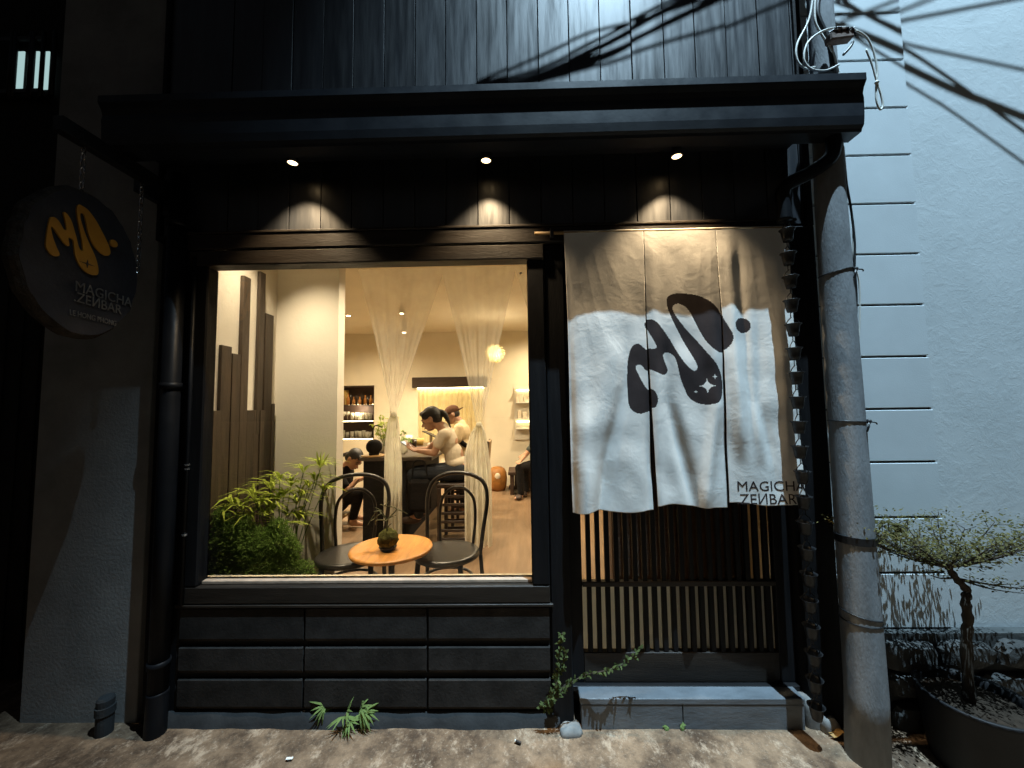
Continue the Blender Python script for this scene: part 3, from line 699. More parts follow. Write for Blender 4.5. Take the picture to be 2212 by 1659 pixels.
MB().tube([(rod.x, YN + .006, 2.373), (NX1 + .03, YN + .006, 2.373)], .0085, 12).build('rod', 'bamboo', nor, True)
for xx in (P(1192, 510, YN).x, NX1 + .012): MB().box(xx - .009, xx + .009, YN - .008, -.0365, 2.345, 2.392, b=.002).build('rod_hook', 'iron_black', nor)

# ================================================================== rain chain
rc = thing('rain_chain', 'black rain chain of small bucket cups hanging beside the door curtain', 'rain chain', (CH.x, -.145, 0))
cupm = MB().lathe([(.004, -.050), (.019, -.049), (.023, -.030), (.0275, .0), (.034, .006), (.035, .008), (.029, .004), (.024, -.002), (.020, -.03), (.015, -.044), (.003, -.045)], 14, caps=False)
for a in (0, math.pi): cupm.tube(catmull([(.030 * math.cos(a), .03 * math.sin(a), .004), (.022 * math.cos(a), 0, .022), (.004 * math.cos(a), 0, .040)], 4), .0022, 5)
cup_me = cupm.mesh('cup'); cup_me.materials.append(MATS['iron_black']); cup_me.polygons.foreach_set('use_smooth', [True] * len(cup_me.polygons))
lkm = MB()
for a in (-.006, .006): lkm.tube([(a, 0, .038), (a, 0, .075)], .0021, 5)
lk_me = lkm.mesh('link'); lk_me.materials.append(MATS['iron_black'])
z = P(1694, 500, -.145).z; spc = (P(1703, 545, -.145).z - P(1733, 1070, -.145).z) / 10.0
i = 0
while z > .12:
    for nm, me in (('cup', cup_me), ('link', lk_me)):
        o = bpy.data.objects.new(nm, me); COL.objects.link(o); o.parent = rc
        o.location = (random.uniform(-.002, .002), random.uniform(-.002, .002), z); o.rotation_euler = (0, 0, random.uniform(-.5, .5))
        if nm == 'link': o.location.z = z; o.scale.z = 1.0
    z -= spc; i += 1

# ================================================================== round hanging sign (faces along the street)
XSG = -1.83; arm_z = 2.60
sg = thing('hanging_sign', 'oval wood slice sign with golden looping logo hung from black arm', 'sign', (XSG, -.30, 1.78))
p0, p1 = P(322, 412, 0), None
az = P(330, 418, 0).z
MB().box(XSG - .022, XSG + .022, -.50, -.005, az - .03, az + .035, b=.003).build('arm', 'iron_black', sg)
MB().box(XSG - .03, XSG + .03, -.012, -.0045, az - .13, az + .10, b=.002).build('wall_plate', 'iron_black', sg)
def on_sign(u, v): # photo position -> (y, z) on the sign plane
    d = MR @ Vector((u - 1106, 829.5 - v, -FPX)); t = (XSG + .031 - CAM.x) / d.x; q = CAM + d * t; return q.y, q.z
_r, _l = on_sign(301, 580)[0], on_sign(38, 560)[0]
CY, RY = (_r + _l) / 2, (_r - _l) / 2; _t, _b = on_sign(160, 400)[1], on_sign(195, 729)[1]; CZ, RZ = (_t + _b) / 2, (_t - _b) / 2
n = 72; jag = rng.normal(0, .003, n); jag = (jag + np.roll(jag, 1)) * .7
def ringp(s, x, j=1): return [(x, CY + (RY * s + jag[k] * j) * math.cos(2 * math.pi * k / n), CZ + (RZ * s + jag[k] * j) * math.sin(2 * math.pi * k / n)) for k in range(n)]
mb = MB(); R_ = [ringp(.97, XSG + .028), ringp(1.0, XSG + .02), ringp(1.03, XSG), ringp(1.0, XSG - .03), ringp(.95, XSG - .036)]
mb.add([p for r in R_ for p in r], [(a * n + k, a * n + (k + 1) % n, (a + 1) * n + (k + 1) % n, (a + 1) * n + k) for a in range(4) for k in range(n)] + [tuple(4 * n + k for k in range(n))])
mb.build('bark_rim', 'bark', sg)
mb = MB(); mb.add(ringp(.97, XSG + .0285) + [(XSG + .030, CY, CZ)], [(k, (k + 1) % n, n) for k in range(n)]); mb.build('face', 'sign_face', sg, True)
for u, v in ((115, 345), (258, 412)):
    yy = -1.93 + 830 * 1.85 / (1122 - u); mb = MB(); zt = az - .03; 
    zb_ = CZ + RZ * math.sqrt(max(.05, 1 - ((yy - CY) / RY) ** 2)) - .02
    nl = max(2, int((zt - zb_) / .028))
    for q in range(nl):
        zc_ = zt - .012 - q * (zt - zb_) / nl; ax = (1, 0) if q % 2 else (0, 1)
        mb.tube([(XSG + .008 * math.cos(a) * ax[0], yy + .008 * math.cos(a) * ax[1], zc_ + .017 * math.sin(a)) for a in np.linspace(0, 2 * math.pi, 11)], .0025, 5)
    mb.build('chain', 'chrome', sg)
def curve_mesh(polys, name, m, parent, f, ext=.004):
    c = bpy.data.curves.new(name, 'CURVE'); c.dimensions = '2D'; c.fill_mode = 'BOTH'; c.extrude = ext
    for pl_ in polys:
        s = c.splines.new('POLY'); s.points.add(len(pl_) - 1); s.use_cyclic_u = True
        for q, (a, b) in zip(s.points, pl_): q.co = (a, b, 0, 1)
    o = bpy.data.objects.new(name, c); COL.objects.link(o); dg = bpy.context.evaluated_depsgraph_get()
    me = bpy.data.meshes.new_from_object(o.evaluated_get(dg)); bpy.data.objects.remove(o)
    for v in me.vertices: v.co = f(v.co)
    me.transform(Matrix.Translation(-parent.location)); me.materials.append(MATS[m])
    oo = bpy.data.objects.new(name, me); COL.objects.link(oo); oo.parent = parent; return oo
# logo box on the face: photo u 97..250, v 447..590
def on_sign(u, v): # photo position -> (y, z) on the sign plane
    d = MR @ Vector((u - 1106, 829.5 - v, -FPX)); t = (XSG + .031 - CAM.x) / d.x; q = CAM + d * t; return q.y, q.z
ya, za = on_sign(97, 520); yb, zb_ = on_sign(238, 540); zt_ = on_sign(180, 447)[1]; zl_ = on_sign(185, 590)[1]
def nl(a, b): return ya + (a - 163) / (1415 - 163) * (yb - ya), zt_ + (b - 140) / (1562 - 140) * (zl_ - zt_)
# the carved logo has slimmer arms than the printed one
SGL = [(770,140),(900,180),(1060,330),(1200,520),(1350,760),(1400,930),(1330,1020),(1200,1010),(1050,900),(940,720),(880,520),(830,330),(780,290),(740,330),(760,470),(850,700),(960,920),(1080,1130),(1150,1330),(1160,1500),(1060,1562),(900,1530),(760,1400),(690,1250),(660,1080),(640,960),(570,930),(545,960),(570,1090),(540,1120),(470,1080),(380,980),(300,880),(250,840),(230,880),(270,1040),(350,1230),(400,1330),(390,1390),(310,1420),(230,1380),(170,1290),(163,1150),(175,950),(205,700),(250,640),(310,640),(380,700),(450,800),(500,790),(480,640),(440,500),(440,440),(500,460),(580,560),(650,750),(700,900),(750,1060),(800,1110),(830,1080),(800,880),(740,640),(690,420),(670,250),(700,150)]
lgp = [nl(v.x, v.y) for v in catmull([(a, b, 0) for a, b in SGL], 4, True)]
dy, dz_ = on_sign(244, 526); dot = [(dy + .016 * math.cos(a), dz_ + .016 * math.sin(a)) for a in np.linspace(0, 2 * math.pi, 20, endpoint=False)]
toS = lambda c: Vector((XSG + .033 + c.z, c.x, c.y))
curve_mesh([lgp, dot], 'logo', 'sign_gold', sg, toS, .003)
for pth, nm in (([(0, -1), (.12, -.12), (1, 0), (.12, .12), (0, 1), (-.12, .12), (-1, 0), (-.12, -.12)], 'star'),):
    y_, z_ = on_sign(186, 570); curve_mesh([[(y_ + a * .03, z_ + b * .018) for a, b in pth]], nm, 'sign_face', sg, toS, .0045)
for body, (ua, va), (ub, vb), size in (('MAGICHA', (163, 606), (284, 652), .05), ('.ZE\u0418BAR', (160, 628), (262, 668), .05), ('LE HONG PHONG', (150, 668), (250, 700), .03)):
    me = text_mesh(body, size, extrude=.001); V = np.array([v.co[:] for v in me.vertices])
    ya_, z1 = on_sign(ua, va); yb_, z2 = on_sign(ub, vb); hgt = .042 if size > .04 else .022
    s0 = (V[:, 0] - V[:, 0].min()) / (V[:, 0].max() - V[:, 0].min()); h0 = (V[:, 1] - V[:, 1].min()) / (V[:, 1].max() - V[:, 1].min())
    for v, a, b, e in zip(me.vertices, s0, h0, V[:, 2]): v.co = Vector((XSG + .033 + e, ya_ + a * (yb_ - ya_), z1 + a * (z2 - z1) * .35 - hgt + b * hgt))
    me.transform(Matrix.Translation(-sg.location)); me.materials.append(MATS['sign_letters']); o = bpy.data.objects.new('lettering', me); COL.objects.link(o); o.parent = sg

# ================================================================== cables
def cable(pp, r, m, label, seg=8, name='cable', n=7, extra=None):
    mb = MB().tube(catmull(pp, seg), r, n)
    if extra: extra(mb)
    return single(name, mb, m, label, 'cable', smooth=True)
pp = lambda l, Y: [P(u, v, Y + (y[0] if y else 0)) for u, v, *y in l]
cable(pp([(1758, -30), (1748, 40), (1722, 95), (1722, 130), (1740, 148), (1760, 145)], -.2), .0045, 'cable_white', 'white cable hanging in a long loop left of the pole top')
cable(pp([(1850, 66), (1822, 59), (1780, 66), (1745, 92), (1737, 130), (1755, 150), (1785, 152), (1812, 140)], -.22), .0045, 'cable_white', 'white cable coiled in an open ring around the splice box')
cable(pp([(1763, -30), (1760, 40), (1775, 75), (1800, 115), (1812, 165)], -.20), .005, 'cable_white', 'thin white cable running down the pole behind the gutter')
cable(pp([(1850, 66), (1873, 82), (1888, 115), (1895, 155), (1893, 176), (1893, 215), (1901, 236), (1907, 228), (1903, 205), (1895, 180), (1884, 140), (1871, 107)], -.24), .0042, 'cable_white', 'pale cable tied in a drooping loop beyond the gutter end', extra=lambda mb: mb.sphere(P(1894, 178, -.245), .009, 8, 6))
cable(pp([(1822, 118), (1838, 100), (1842, 90)], -.23), .006, 'cable_black', 'short black cable under the splice box')
cable(pp([(1820, 316, .05), (1826, 380, .05), (1838, 450, .05), (1846, 520, .05), (1846, 575, .05), (1850, 640, .05), (1848, 720, .05)], -.19), .005, 'cable_black', 'black cable clipped down the right side of the pole')
cable(pp([(1822, 316, .05), (1830, 400, .05), (1842, 480, .05), (1844, 560, .05), (1856, 610, .05), (1857, 690, .05), (1853, 760, .05)], -.185), .0038, 'cable_white', 'pale cable beside the black one on the pole')
cable(pp([(1772, -20), (1766, 30), (1790, 90), (1800, 150)], -.19), .011, 'cable_black', 'thick black cable bundle strapped to the pole top')
bx = thing('splice_box', 'weathered brown cable splice box strapped to the pole top', 'box', tuple(P(1812, 80, -.22)))
Mr = Matrix.Translation(P(1812, 82, -.215)) @ Matrix.Rotation(rad(-6), 4, 'Y')
MB().box(-.055, .055, -.022, .022, -.020, .016, Mr, .006).build('case', 'rust_box', bx)
MB().box(-.035, .03, -.026, .02, .0165, .03, Mr, .004).build('clamp', 'rust_box', bx)
mb = MB()
for i_ in range(9): a = P(1795 + i_ * 5, 72, -.23); mb.tube(catmull([a, a + Vector((random.uniform(-.02, .02), -.01, .02)), a + Vector((random.uniform(-.04, .04), 0, random.uniform(-.03, .03)))], 4), .0035, 5)
mb.build('wire_tangle', 'cable_black', bx)
# overhead cables between lamp and walls: they only show by their shadows on planks and stucco
def from_shadow(u, v, Yw, f): q = P(u, v, Yw); return LAMP.lerp(q, f)
def over(sh, Yw, f, r, label, sag=0):
    pts_ = [from_shadow(u, v, Yw, f) for u, v in sh]
    a, b = pts_[0] - (pts_[1] - pts_[0]).normalized() * 1.2, pts_[-1] + (pts_[-1] - pts_[-2]).normalized() * 1.2
    single('overhead_cable', MB().tube(catmull([a] + pts_ + [b], 6), r, 7), 'cable_black', label, 'cable', 'overhead cables above the street', True)
over([(1010, 205), (1150, 168), (1300, 100), (1440, 25), (1560, -30)], 0, .82, .005, 'thick black overhead cable running from the shop roof to the pole')
over([(1090, 190), (1200, 152), (1320, 112), (1400, 75), (1540, 8)], 0, .82, .0042, 'second black overhead cable sagging below the thick one')
over([(1000, 195), (1160, 150), (1300, 82), (1430, 15), (1560, -40)], 0, .82, .0032, 'frayed overhead cable just above the thick one')
over([(1060, 200), (1200, 162), (1320, 120), (1420, 62), (1500, 22)], 0, .83, .0028, 'slack overhead cable looping under the thick one')
over([(1100, 150), (1280, 70), (1400, 42), (1500, 10)], 0, .82, .0026, 'thin upper overhead cable above the shop planks')
over([(1150, 178), (1300, 140), (1430, 98), (1560, 60), (1660, 20)], 0, .82, .0028, 'thin lower overhead cable above the shop planks')
over([(1795, 60), (1880, 90), (1960, 125), (2060, 172), (2212, 232)], .06, .82, .0065, 'thick black overhead cable running right from the pole')
over([(1805, 0), (1860, 35), (1960, 88), (2040, 140), (2212, 262)], .06, .82, .004, 'thin overhead cable crossing the thick one right of the pole')
over([(1960, 160), (2050, 215), (2212, 330)], .06, .82, .0028, 'lowest thin overhead cable right of the pole')
over([(1815, 40), (1900, 38), (1955, 24), (2080, 0)], .06, .82, .003, 'nearly level thin overhead cable right of the pole')
over([(1870, 40), (1960, 75), (2212, 130)], .06, .82, .0028, 'upper thin overhead cable right of the pole')

# ================================================================== potted tree
pc = G(2106, 1502, .26)
pot = thing('plant_pot', 'large black round plant pot at the bottom right', 'pot', (pc.x, pc.y, 0))
MB().lathe([(.145, -.06), (.155, .0), (.180, .24), (.190, .26), (.181, .265), (.168, .255), (.164, .22)], 36, c=(pc.x, pc.y, 0), caps=False).build('pot_wall', 'pot_black', pot, True)
mb = MB(); ns_ = 30
mb.lathe([(.001, .24), (.10, .235), (.164, .225)], 30, c=(pc.x, pc.y, 0), caps=False); mb.build('soil', 'soil', pot, True)
tr = thing('potted_tree', 'small flat crowned tree with tiny leaves in the black pot', 'tree', (pc.x, pc.y, .23))
TY = pc.y
tp = [Vector((P(2086, 1430, TY).x, TY, .225)), P(2088, 1390, TY), P(2091, 1340, TY), P(2086, 1300, TY - .01), P(2088, 1275, TY), P(2066, 1250, TY), P(2050, 1228, TY), P(2047, 1215, TY)]
mb = MB().tube(catmull(tp, 5), [ .020 - .009 * i / 35 + (.003 * math.sin(i * 1.9)) for i in range(36)], 10); mb.build('trunk', 'tree_bark', tr, True)
br = MB(); ends = []; C0 = P(2047, 1226, TY)
R2 = np.random.default_rng(11)
tips = []
for i in range(22):
    a = 2 * math.pi * i / 22 + R2.normal() * .12; L_ = R2.uniform(.32, .50); rise = R2.uniform(.13, .17) if abs(math.cos(a)) > .3 else .15
    e = C0 + Vector((math.cos(a) * L_, math.sin(a) * L_ * .40 + max(0, -math.cos(a)) * L_ * .22, .01 + rise * L_ / .42)); m1 = C0.lerp(e, .5) + Vector((0, 0, -.015 + R2.normal() * .008))
    pth = catmull([C0, m1, e], 6); br.tube(pth, [.006 * (1 - .8 * j / 12) for j in range(13)], 5); tips.append(pth)
low = []
b0 = P(2062, 1248, TY)
for e in (P(2212, 1282, TY), P(2280, 1275, TY - .05), P(2190, 1262, TY + .05), P(2000, 1238, TY - .03)):
    pth = catmull([b0, b0.lerp(e, .5) + Vector((0, 0, -.012)), e], 6); br.tube(pth, [.005 * (1 - .8 * j / 12) for j in range(13)], 5); low.append(pth)
lv = MB()
def small_leaf(c): 
    d = Vector((R2.normal(), R2.normal(), R2.normal() * .5)); lv.leaf(c, d, R2.uniform(.010, .018), R2.uniform(.006, .009), (R2.normal() * .5, R2.normal() * .5, 1), .2)
for pth in tips:
    for j in range(3, 13):
        for q in range(5):
            c = pth[j] + Vector((R2.normal() * .035, R2.normal() * .035, abs(R2.normal()) * .020))
            if q == 0: br.tube([pth[j], c + Vector((0, 0, .012))], .0012, 4)
            for s in range(3): small_leaf(c + Vector((R2.normal(), R2.normal(), R2.normal() * .6)) * .016)
for _ in range(300):
    a = R2.uniform(0, 6.28); rr = math.sqrt(R2.random()) * .44; c = C0 + Vector((math.cos(a) * rr, math.sin(a) * rr * .40 + max(0, -math.cos(a)) * rr * .22, .035 + .36 * rr + R2.normal() * .014))
    for s in range(4): small_leaf(c + Vector((R2.normal(), R2.normal(), R2.normal() * .5)) * .02)
for pth in low:
    for j in range(3, 13):
        for s in range(5): small_leaf(pth[j] + Vector((R2.normal() * .02, R2.normal() * .02, abs(R2.normal()) * .018)))
cr = br.build('branches', 'tree_bark', tr, True); lv.build('crown', 'leaf_tree', tr, False, fix=False)
# a few taller leafy sprays on the left edge that throw the leaf shadows
mb = MB(); sp = MB()
for i in range(9):
    b_ = P(1888 + i * 9, 1165 - (i % 3) * 8, TY + .06); tpz = b_ + Vector((R2.normal() * .02, 0, R2.uniform(.03, .07)))
    mb.tube([b_, tpz], .0018, 4)
    for s in range(14): sp.leaf(b_.lerp(tpz, R2.random()) + Vector((R2.normal(), R2.normal(), 0)) * .012, (R2.normal(), R2.normal(), R2.normal()), .024, .012, (0, R2.normal(), 1))
mb.build('twigs', 'tree_bark', tr); sp.build('leaf_spray', 'leaf_tree', tr, False, fix=False)

# ================================================================== small plants by the door and wall
def vine():
    q = G(1190, 1556); t = thing('climbing_vine', 'small leaved creeper growing up the door post beside the step', 'plant', (q.x, -.06, 0))
    st_, lf = MB(), MB(); r = np.random.default_rng(5)
    for pth in ([(1178, 1535), (1195, 1500), (1203, 1455), (1207, 1420), (1211, 1385), (1214, 1368)], [(1185, 1530), (1215, 1490), (1260, 1460), (1310, 1448), (1350, 1432), (1386, 1400)], [(1170, 1528), (1200, 1480), (1215, 1440), (1220, 1405)], [(1165, 1530), (1190, 1510), (1225, 1475)]):
        c = catmull([P(u, v, -.055 - .02 * (i % 2)) for i, (u, v) in enumerate(pth)], 8); st_.tube(c, .0025, 5)
        for i in range(0, len(c) - 1):
            dd = (c[i + 1] - c[i]).normalized()
            for s in range(2):
                lf.leaf(c[i], dd * .5 + Vector((r.normal(), -abs(r.normal()) * .6, r.normal())) * .8, r.uniform(.016, .030), r.uniform(.009, .015), (r.normal() * .6, -1, .5), .3)
    st_.build('stem', 'tree_bark', t); lf.build('foliage', 'leaf_vine', t, False, fix=False)
vine()
def fern(u, v, n, L_, label, seed, mt, name='fern_tuft', up=.5):
    q = G(u, v); t = thing(name, label, 'plant', (q.x, q.y, 0)); r = np.random.default_rng(seed); lf = MB(); st_ = MB()
    for i in range(n):
        a = r.uniform(0, 6.28); e = Vector((math.cos(a), math.sin(a) * .5 - .35, r.uniform(-.1, up) + .35)).normalized()
        base_ = Vector((q.x, q.y, .01)); tip = base_ + e * L_ * r.uniform(.5, 1) ; hub = tip
        st_.tube(catmull([base_, base_.lerp(tip, .5) + Vector((0, 0, .02)), tip], 4), .002, 4)
        nl_ = 10
        for k in range(nl_):
            b = (k / (nl_ - 1) - .5) * 3.4; side = e.cross(Vector((0, -.7, .7))).normalized()
            dd = e * math.cos(b) + side * math.sin(b) + Vector((0, -.1, -.25))
            lf.leaf(hub, dd, L_ * r.uniform(.38, .62), .0095, (0, -.7, .7), .7)
    st_.build('stem', 'tree_bark', t); lf.build('fronds', mt, t, False, fix=False)
fern(758, 1548, 12, .135, 'bright fan leaved palm seedling at the foot of the window wall', 4, 'leaf_fern', 'palm_seedling')
fern(1452, 1572, 3, .045, 'tiny weed at the foot of the doorstep', 6, 'leaf_fern', 'weed', .1)

# ================================================================== litter on the street
q = G(625, 1643); single('paper_scrap', MB().box(-.014, .014, -.006, .006, 0, .002, Matrix.Translation((q.x, q.y, .008)) @ Matrix.Rotation(.1, 4, 'Z')), 'paper', 'small white paper scrap lying on the street', 'litter')
q = G(1120, 1607); t = thing('cigarette_end', 'black stub with a pale tip lying on the street', 'litter', (q.x, q.y, 0))
MB().tube([(q.x - .011, q.y + .004, .010), (q.x + .011, q.y - .006, .009)], .005, 8).build('stub', 'litter_dark', t); MB().tube([(q.x - .016, q.y + .006, .010), (q.x - .0112, q.y + .004, .010)], .0048, 8).build('tip', 'paper', t)
q = G(1806, 1594); mb = MB(); n = 10
mb.add([(q.x + .032 * math.cos(a) * (1.15 if abs(a) < 1 else .9), q.y + .022 * math.sin(a), -.002 + .018 * abs(math.sin(a * 1.5)) + .02 * math.cos(a / 2)) for a in np.linspace(-3, 3, n)] + [(q.x, q.y, .022)], [(i, i + 1, n) for i in range(n - 1)])
o = single('fallen_leaf', mb, 'dry_leaf', 'curled yellow fallen leaf beside the foot of the pole', 'leaf'); md = o.modifiers.new('t', 'SOLIDIFY'); md.thickness = .0012
for i, (u, v, s) in enumerate([(1795, 1583, .014), (1778, 1580, .010), (1838, 1606, .012), (1852, 1612, .016), (1765, 1590, .008), (1880, 1618, .012)]):
    q = G(u, v, -.01); r_ = np.random.default_rng(i)
    mb = MB().sphere((q.x, q.y, -.012 + s * .4), (s * 1.2, s, s * .7), 7, 5); mb.v = [tuple(c + r_.normal() * s * .12 for c in v_) for v_ in mb.v]
    single('pebble', mb, 'old_cement', 'loose grey pebble between the doorstep and the pole', 'stone', 'pebbles by the pole')
# ================================================================== display recess: boards, plants
bd = thing('wall_boards', 'stepped dark stained boards fixed upright on the recess wall', 'wall decor', (XS, .4, F0))
def sw(u, v): # photo position on the recess side wall
    d = MR @ Vector((u - 1106, 829.5 - v, -FPX)); t = (XS + .02 - CAM.x) / d.x; return CAM + d * t
for u0, u1, vt, vb in ((420, 447, 862, 1260), (447.5, 474, 887, 1260), (474, 497, 746, 1260), (497, 516, 764, 1260), (516, 532.5, 594, 1260), (532.5, 549, 886, 1260), (549, 560, 886, 1260), (553, 566, 584, 938), (560, 570, 886, 1260), (570, 587, 677, 1260), (566, 570, 940, 1260), (586, 592.5, 872, 1260)):
    a, b = sw(u0, 900), sw(u1, 900); zt = sw((u0 + u1) / 2, vt).z; zb = max(F0 + .01, sw((u0 + u1) / 2, vb).z if vb < 1200 else F0 + .01)
    dx = .018 + .014 * random.random()
    if b.y > YP - .004: b.y = YP - .004
    MB().box(XS + .001, XS + dx, a.y + .001, b.y - .001, zb, zt, b=.002).build('board', 'stained_board', bd)
def rosette_plant():
    q = P(600, 1240, .45); t = thing('bamboo_palm', 'spiky bright green palm lit behind the window', 'plant', (q.x, .45, F0)); r = np.random.default_rng(21)
    lf, st_ = MB(), MB(); root = Vector((P(600, 1250, .45).x, .45, F0 + .05))
    for u, v, Y, s in ((505, 1092, .30, .16), (548, 1078, .34, .15), (585, 1058, .42, .15), (604, 1040, .5, .13), (628, 1052, .55, .14), (655, 1022, .58, .13), (692, 1012, .60, .15), (640, 1092, .5, .15), (575, 1115, .40, .14), (622, 1120, .46, .14), (698, 1062, .6, .12), (540, 1125, .33, .14), (600, 1085, .45, .14), (667, 1055, .55, .12), (525, 1105, .32, .15), (560, 1095, .36, .15), (590, 1105, .42, .15), (612, 1075, .48, .13), (650, 1075, .52, .13), (680, 1040, .58, .12), (610, 1145, .4, .14), (645, 1125, .5, .13), (480, 1115, .27, .13)):
        h = P(u, v, Y); st_.tube(catmull([root + Vector((r.normal() * .04, r.normal() * .04, 0)), root.lerp(h, .5) + Vector((r.normal() * .02, r.normal() * .02, .06)), h], 6), .0028, 5)
        dr = (h - root); dr.z *= .3; dr = dr.normalized() if dr.length > .05 else Vector((0, -1, 0))
        for k in range(15):
            a = 2 * math.pi * k / 15 + r.normal() * .2; d_ = Vector((math.cos(a), math.sin(a) * .7, .28 + .35 * r.random())) + dr * .35
            lf.leaf(h, d_, s * r.uniform(.8, 1.35), .0135, (0, 0, 1), .95)
        if u == 692:
            for k in range(5): lf.leaf(h, (r.normal() * .25, r.normal() * .25, 1), .12, .012, (0, -1, 0), .2)
    st_.build('stems', 'leaf_dark', t); lf.build('leaves', 'leaf_bright', t, False, fix=False)
rosette_plant()
def feather_bush():
    q = P(520, 1250, .24); t = thing('feather_fern', 'fluffy dark green feathery fern bush behind the glass', 'plant', (q.x, .25, F0)); r = np.random.default_rng(22)
    lf, st_ = MB(), MB()
    for u, v, Y, rr in ((468, 1120, .22, .055), (490, 1165, .24, .10), (545, 1180, .25, .11), (595, 1175, .28, .095), (620, 1190, .30, .07), (500, 1215, .24, .11), (560, 1225, .25, .12), (610, 1225, .28, .09), (455, 1180, .22, .08), (460, 1230, .22, .09), (655, 1235, .34, .06), (520, 1140, .24, .06), (600, 1140, .3, .05)):
        c = P(u, v, Y)
        for _ in range(int(2300 * (rr / .1) ** 2)):
            d = Vector((r.normal(), r.normal(), r.normal())); d = d.normalized() * rr * (r.random() ** .45)
            c2 = c + Vector((d.x * 1.1, d.y * .8, d.z)); 
            if c2.y < .08: continue
            lf.leaf(c2, d + Vector((r.normal(), r.normal(), r.normal() + .4)) * .05, r.uniform(.016, .032), .0045, (r.normal(), r.normal(), 1), .4)
    for _ in range(26):
        a = Vector((q.x + r.normal() * .08, .27 + r.normal() * .03, F0)); b = P(r.uniform(450, 640), r.uniform(1110, 1200), .25); st_.tube(catmull([a, a.lerp(b, .5) + Vector((0, 0, .05)), b], 4), .002, 4)
    st_.build('stems', 'leaf_dark', t); lf.build('foliage', 'leaf_dark', t, False, fix=False)
feather_bush()
t = thing('planter_trough', 'dark planter trough under the ferns behind the window', 'planter', (-1.45, .3, F0))
MB().box(-1.70, -1.20, .14, .60, F0 + .001, F0 + .26, b=.01).build('trough', 'bar_black', t); MB().box(-1.68, -1.22, .16, .58, F0 + .261, F0 + .275).build('soil', 'soil', t)

# ================================================================== table with moss ball
TZ = P(846, 1182, .40).z; tc = P(846, 1182, .40)
tb = thing('round_table', 'small round orange wood cafe table inside the window', 'table', (tc.x, tc.y, F0))
MB().lathe([(.001, TZ - .026), (.215, TZ - .026), (.236, TZ - .018), (.240, TZ - .008), (.236, TZ), (.222, TZ + .001), (.001, TZ + .0012)], 48, c=(tc.x, tc.y, 0)).build('table_top', 'table_wood', tb, True)
MB().lathe([(.016, F0 + .03), (.018, TZ - .11), (.030, TZ - .075), (.034, TZ - .06), (.020, TZ - .05), (.045, TZ - .027)], 20, c=(tc.x, tc.y, 0)).build('pedestal', 'iron_black', tb, True)
for k in range(3):
    a = k * 2.09 + .5; MB().tube(catmull([(tc.x, tc.y, F0 + .10), (tc.x + .1 * math.cos(a), tc.y + .1 * math.sin(a), F0 + .05), (tc.x + .2 * math.cos(a), tc.y + .2 * math.sin(a), F0 + .015)], 5), .012, 8).build('foot', 'iron_black', tb, True)
mc = P(838, 1196, .36); mz = TZ + .0015; mc = Vector((mc.x, .36, mz))
mp_ = thing('moss_ball_plant', 'mossy ball with bare curly twigs on the round table', 'plant', tuple(mc))
MB().lathe([(.001, .0), (.040, .0), (.052, .018), (.050, .020), (.038, .008), (.001, .006)], 24, c=mc).build('dish', 'bentwood_black', mp_, True)
mb = MB().sphere(mc + Vector((0, 0, .062)), (.060, .060, .056), 28, 18); r_ = np.random.default_rng(2); mb.v = [tuple(Vector(v) + (Vector(v) - mc - Vector((0, 0, .062))).normalized() * r_.normal() * .0025) for v in mb.v]
mb.build('moss_ball', 'moss', mp_, True)
tw = MB(); T0 = mc + Vector((0, 0, .112))
def tz_(x, y): return (1180 + x / 3.2529) / 1.73599, (1750 + y / 3.2529) / 1.73599
for pth in ([(885, 805), (882, 740), (875, 660)], [(875, 660), (830, 560), (800, 530), (740, 500)], [(875, 655), (840, 600), (770, 540), (700, 620), (648, 712)], [(878, 660), (920, 610), (1000, 520), (930, 485), (860, 480), (800, 460)], [(1000, 520), (1060, 540), (1135, 575)], [(878, 665), (820, 650), (755, 655), (735, 680), (740, 705)], [(880, 650), (940, 610), (995, 595)], [(880, 760), (905, 720), (935, 695)], [(860, 470), (885, 445), (908, 420)], [(830, 570), (780, 590), (720, 640), (690, 660)], [(800, 540), (765, 545), (720, 550)]):
    c = catmull([P(*tz_(a, b), .36 + .02 * math.sin(i * 2.1 + a)) for i, (a, b) in enumerate(pth)], 6); tw.tube(c, [.0042 - .0022 * i / len(c) for i in range(len(c))], 5)
tw.build('twigs', 'twig', mp_, True)

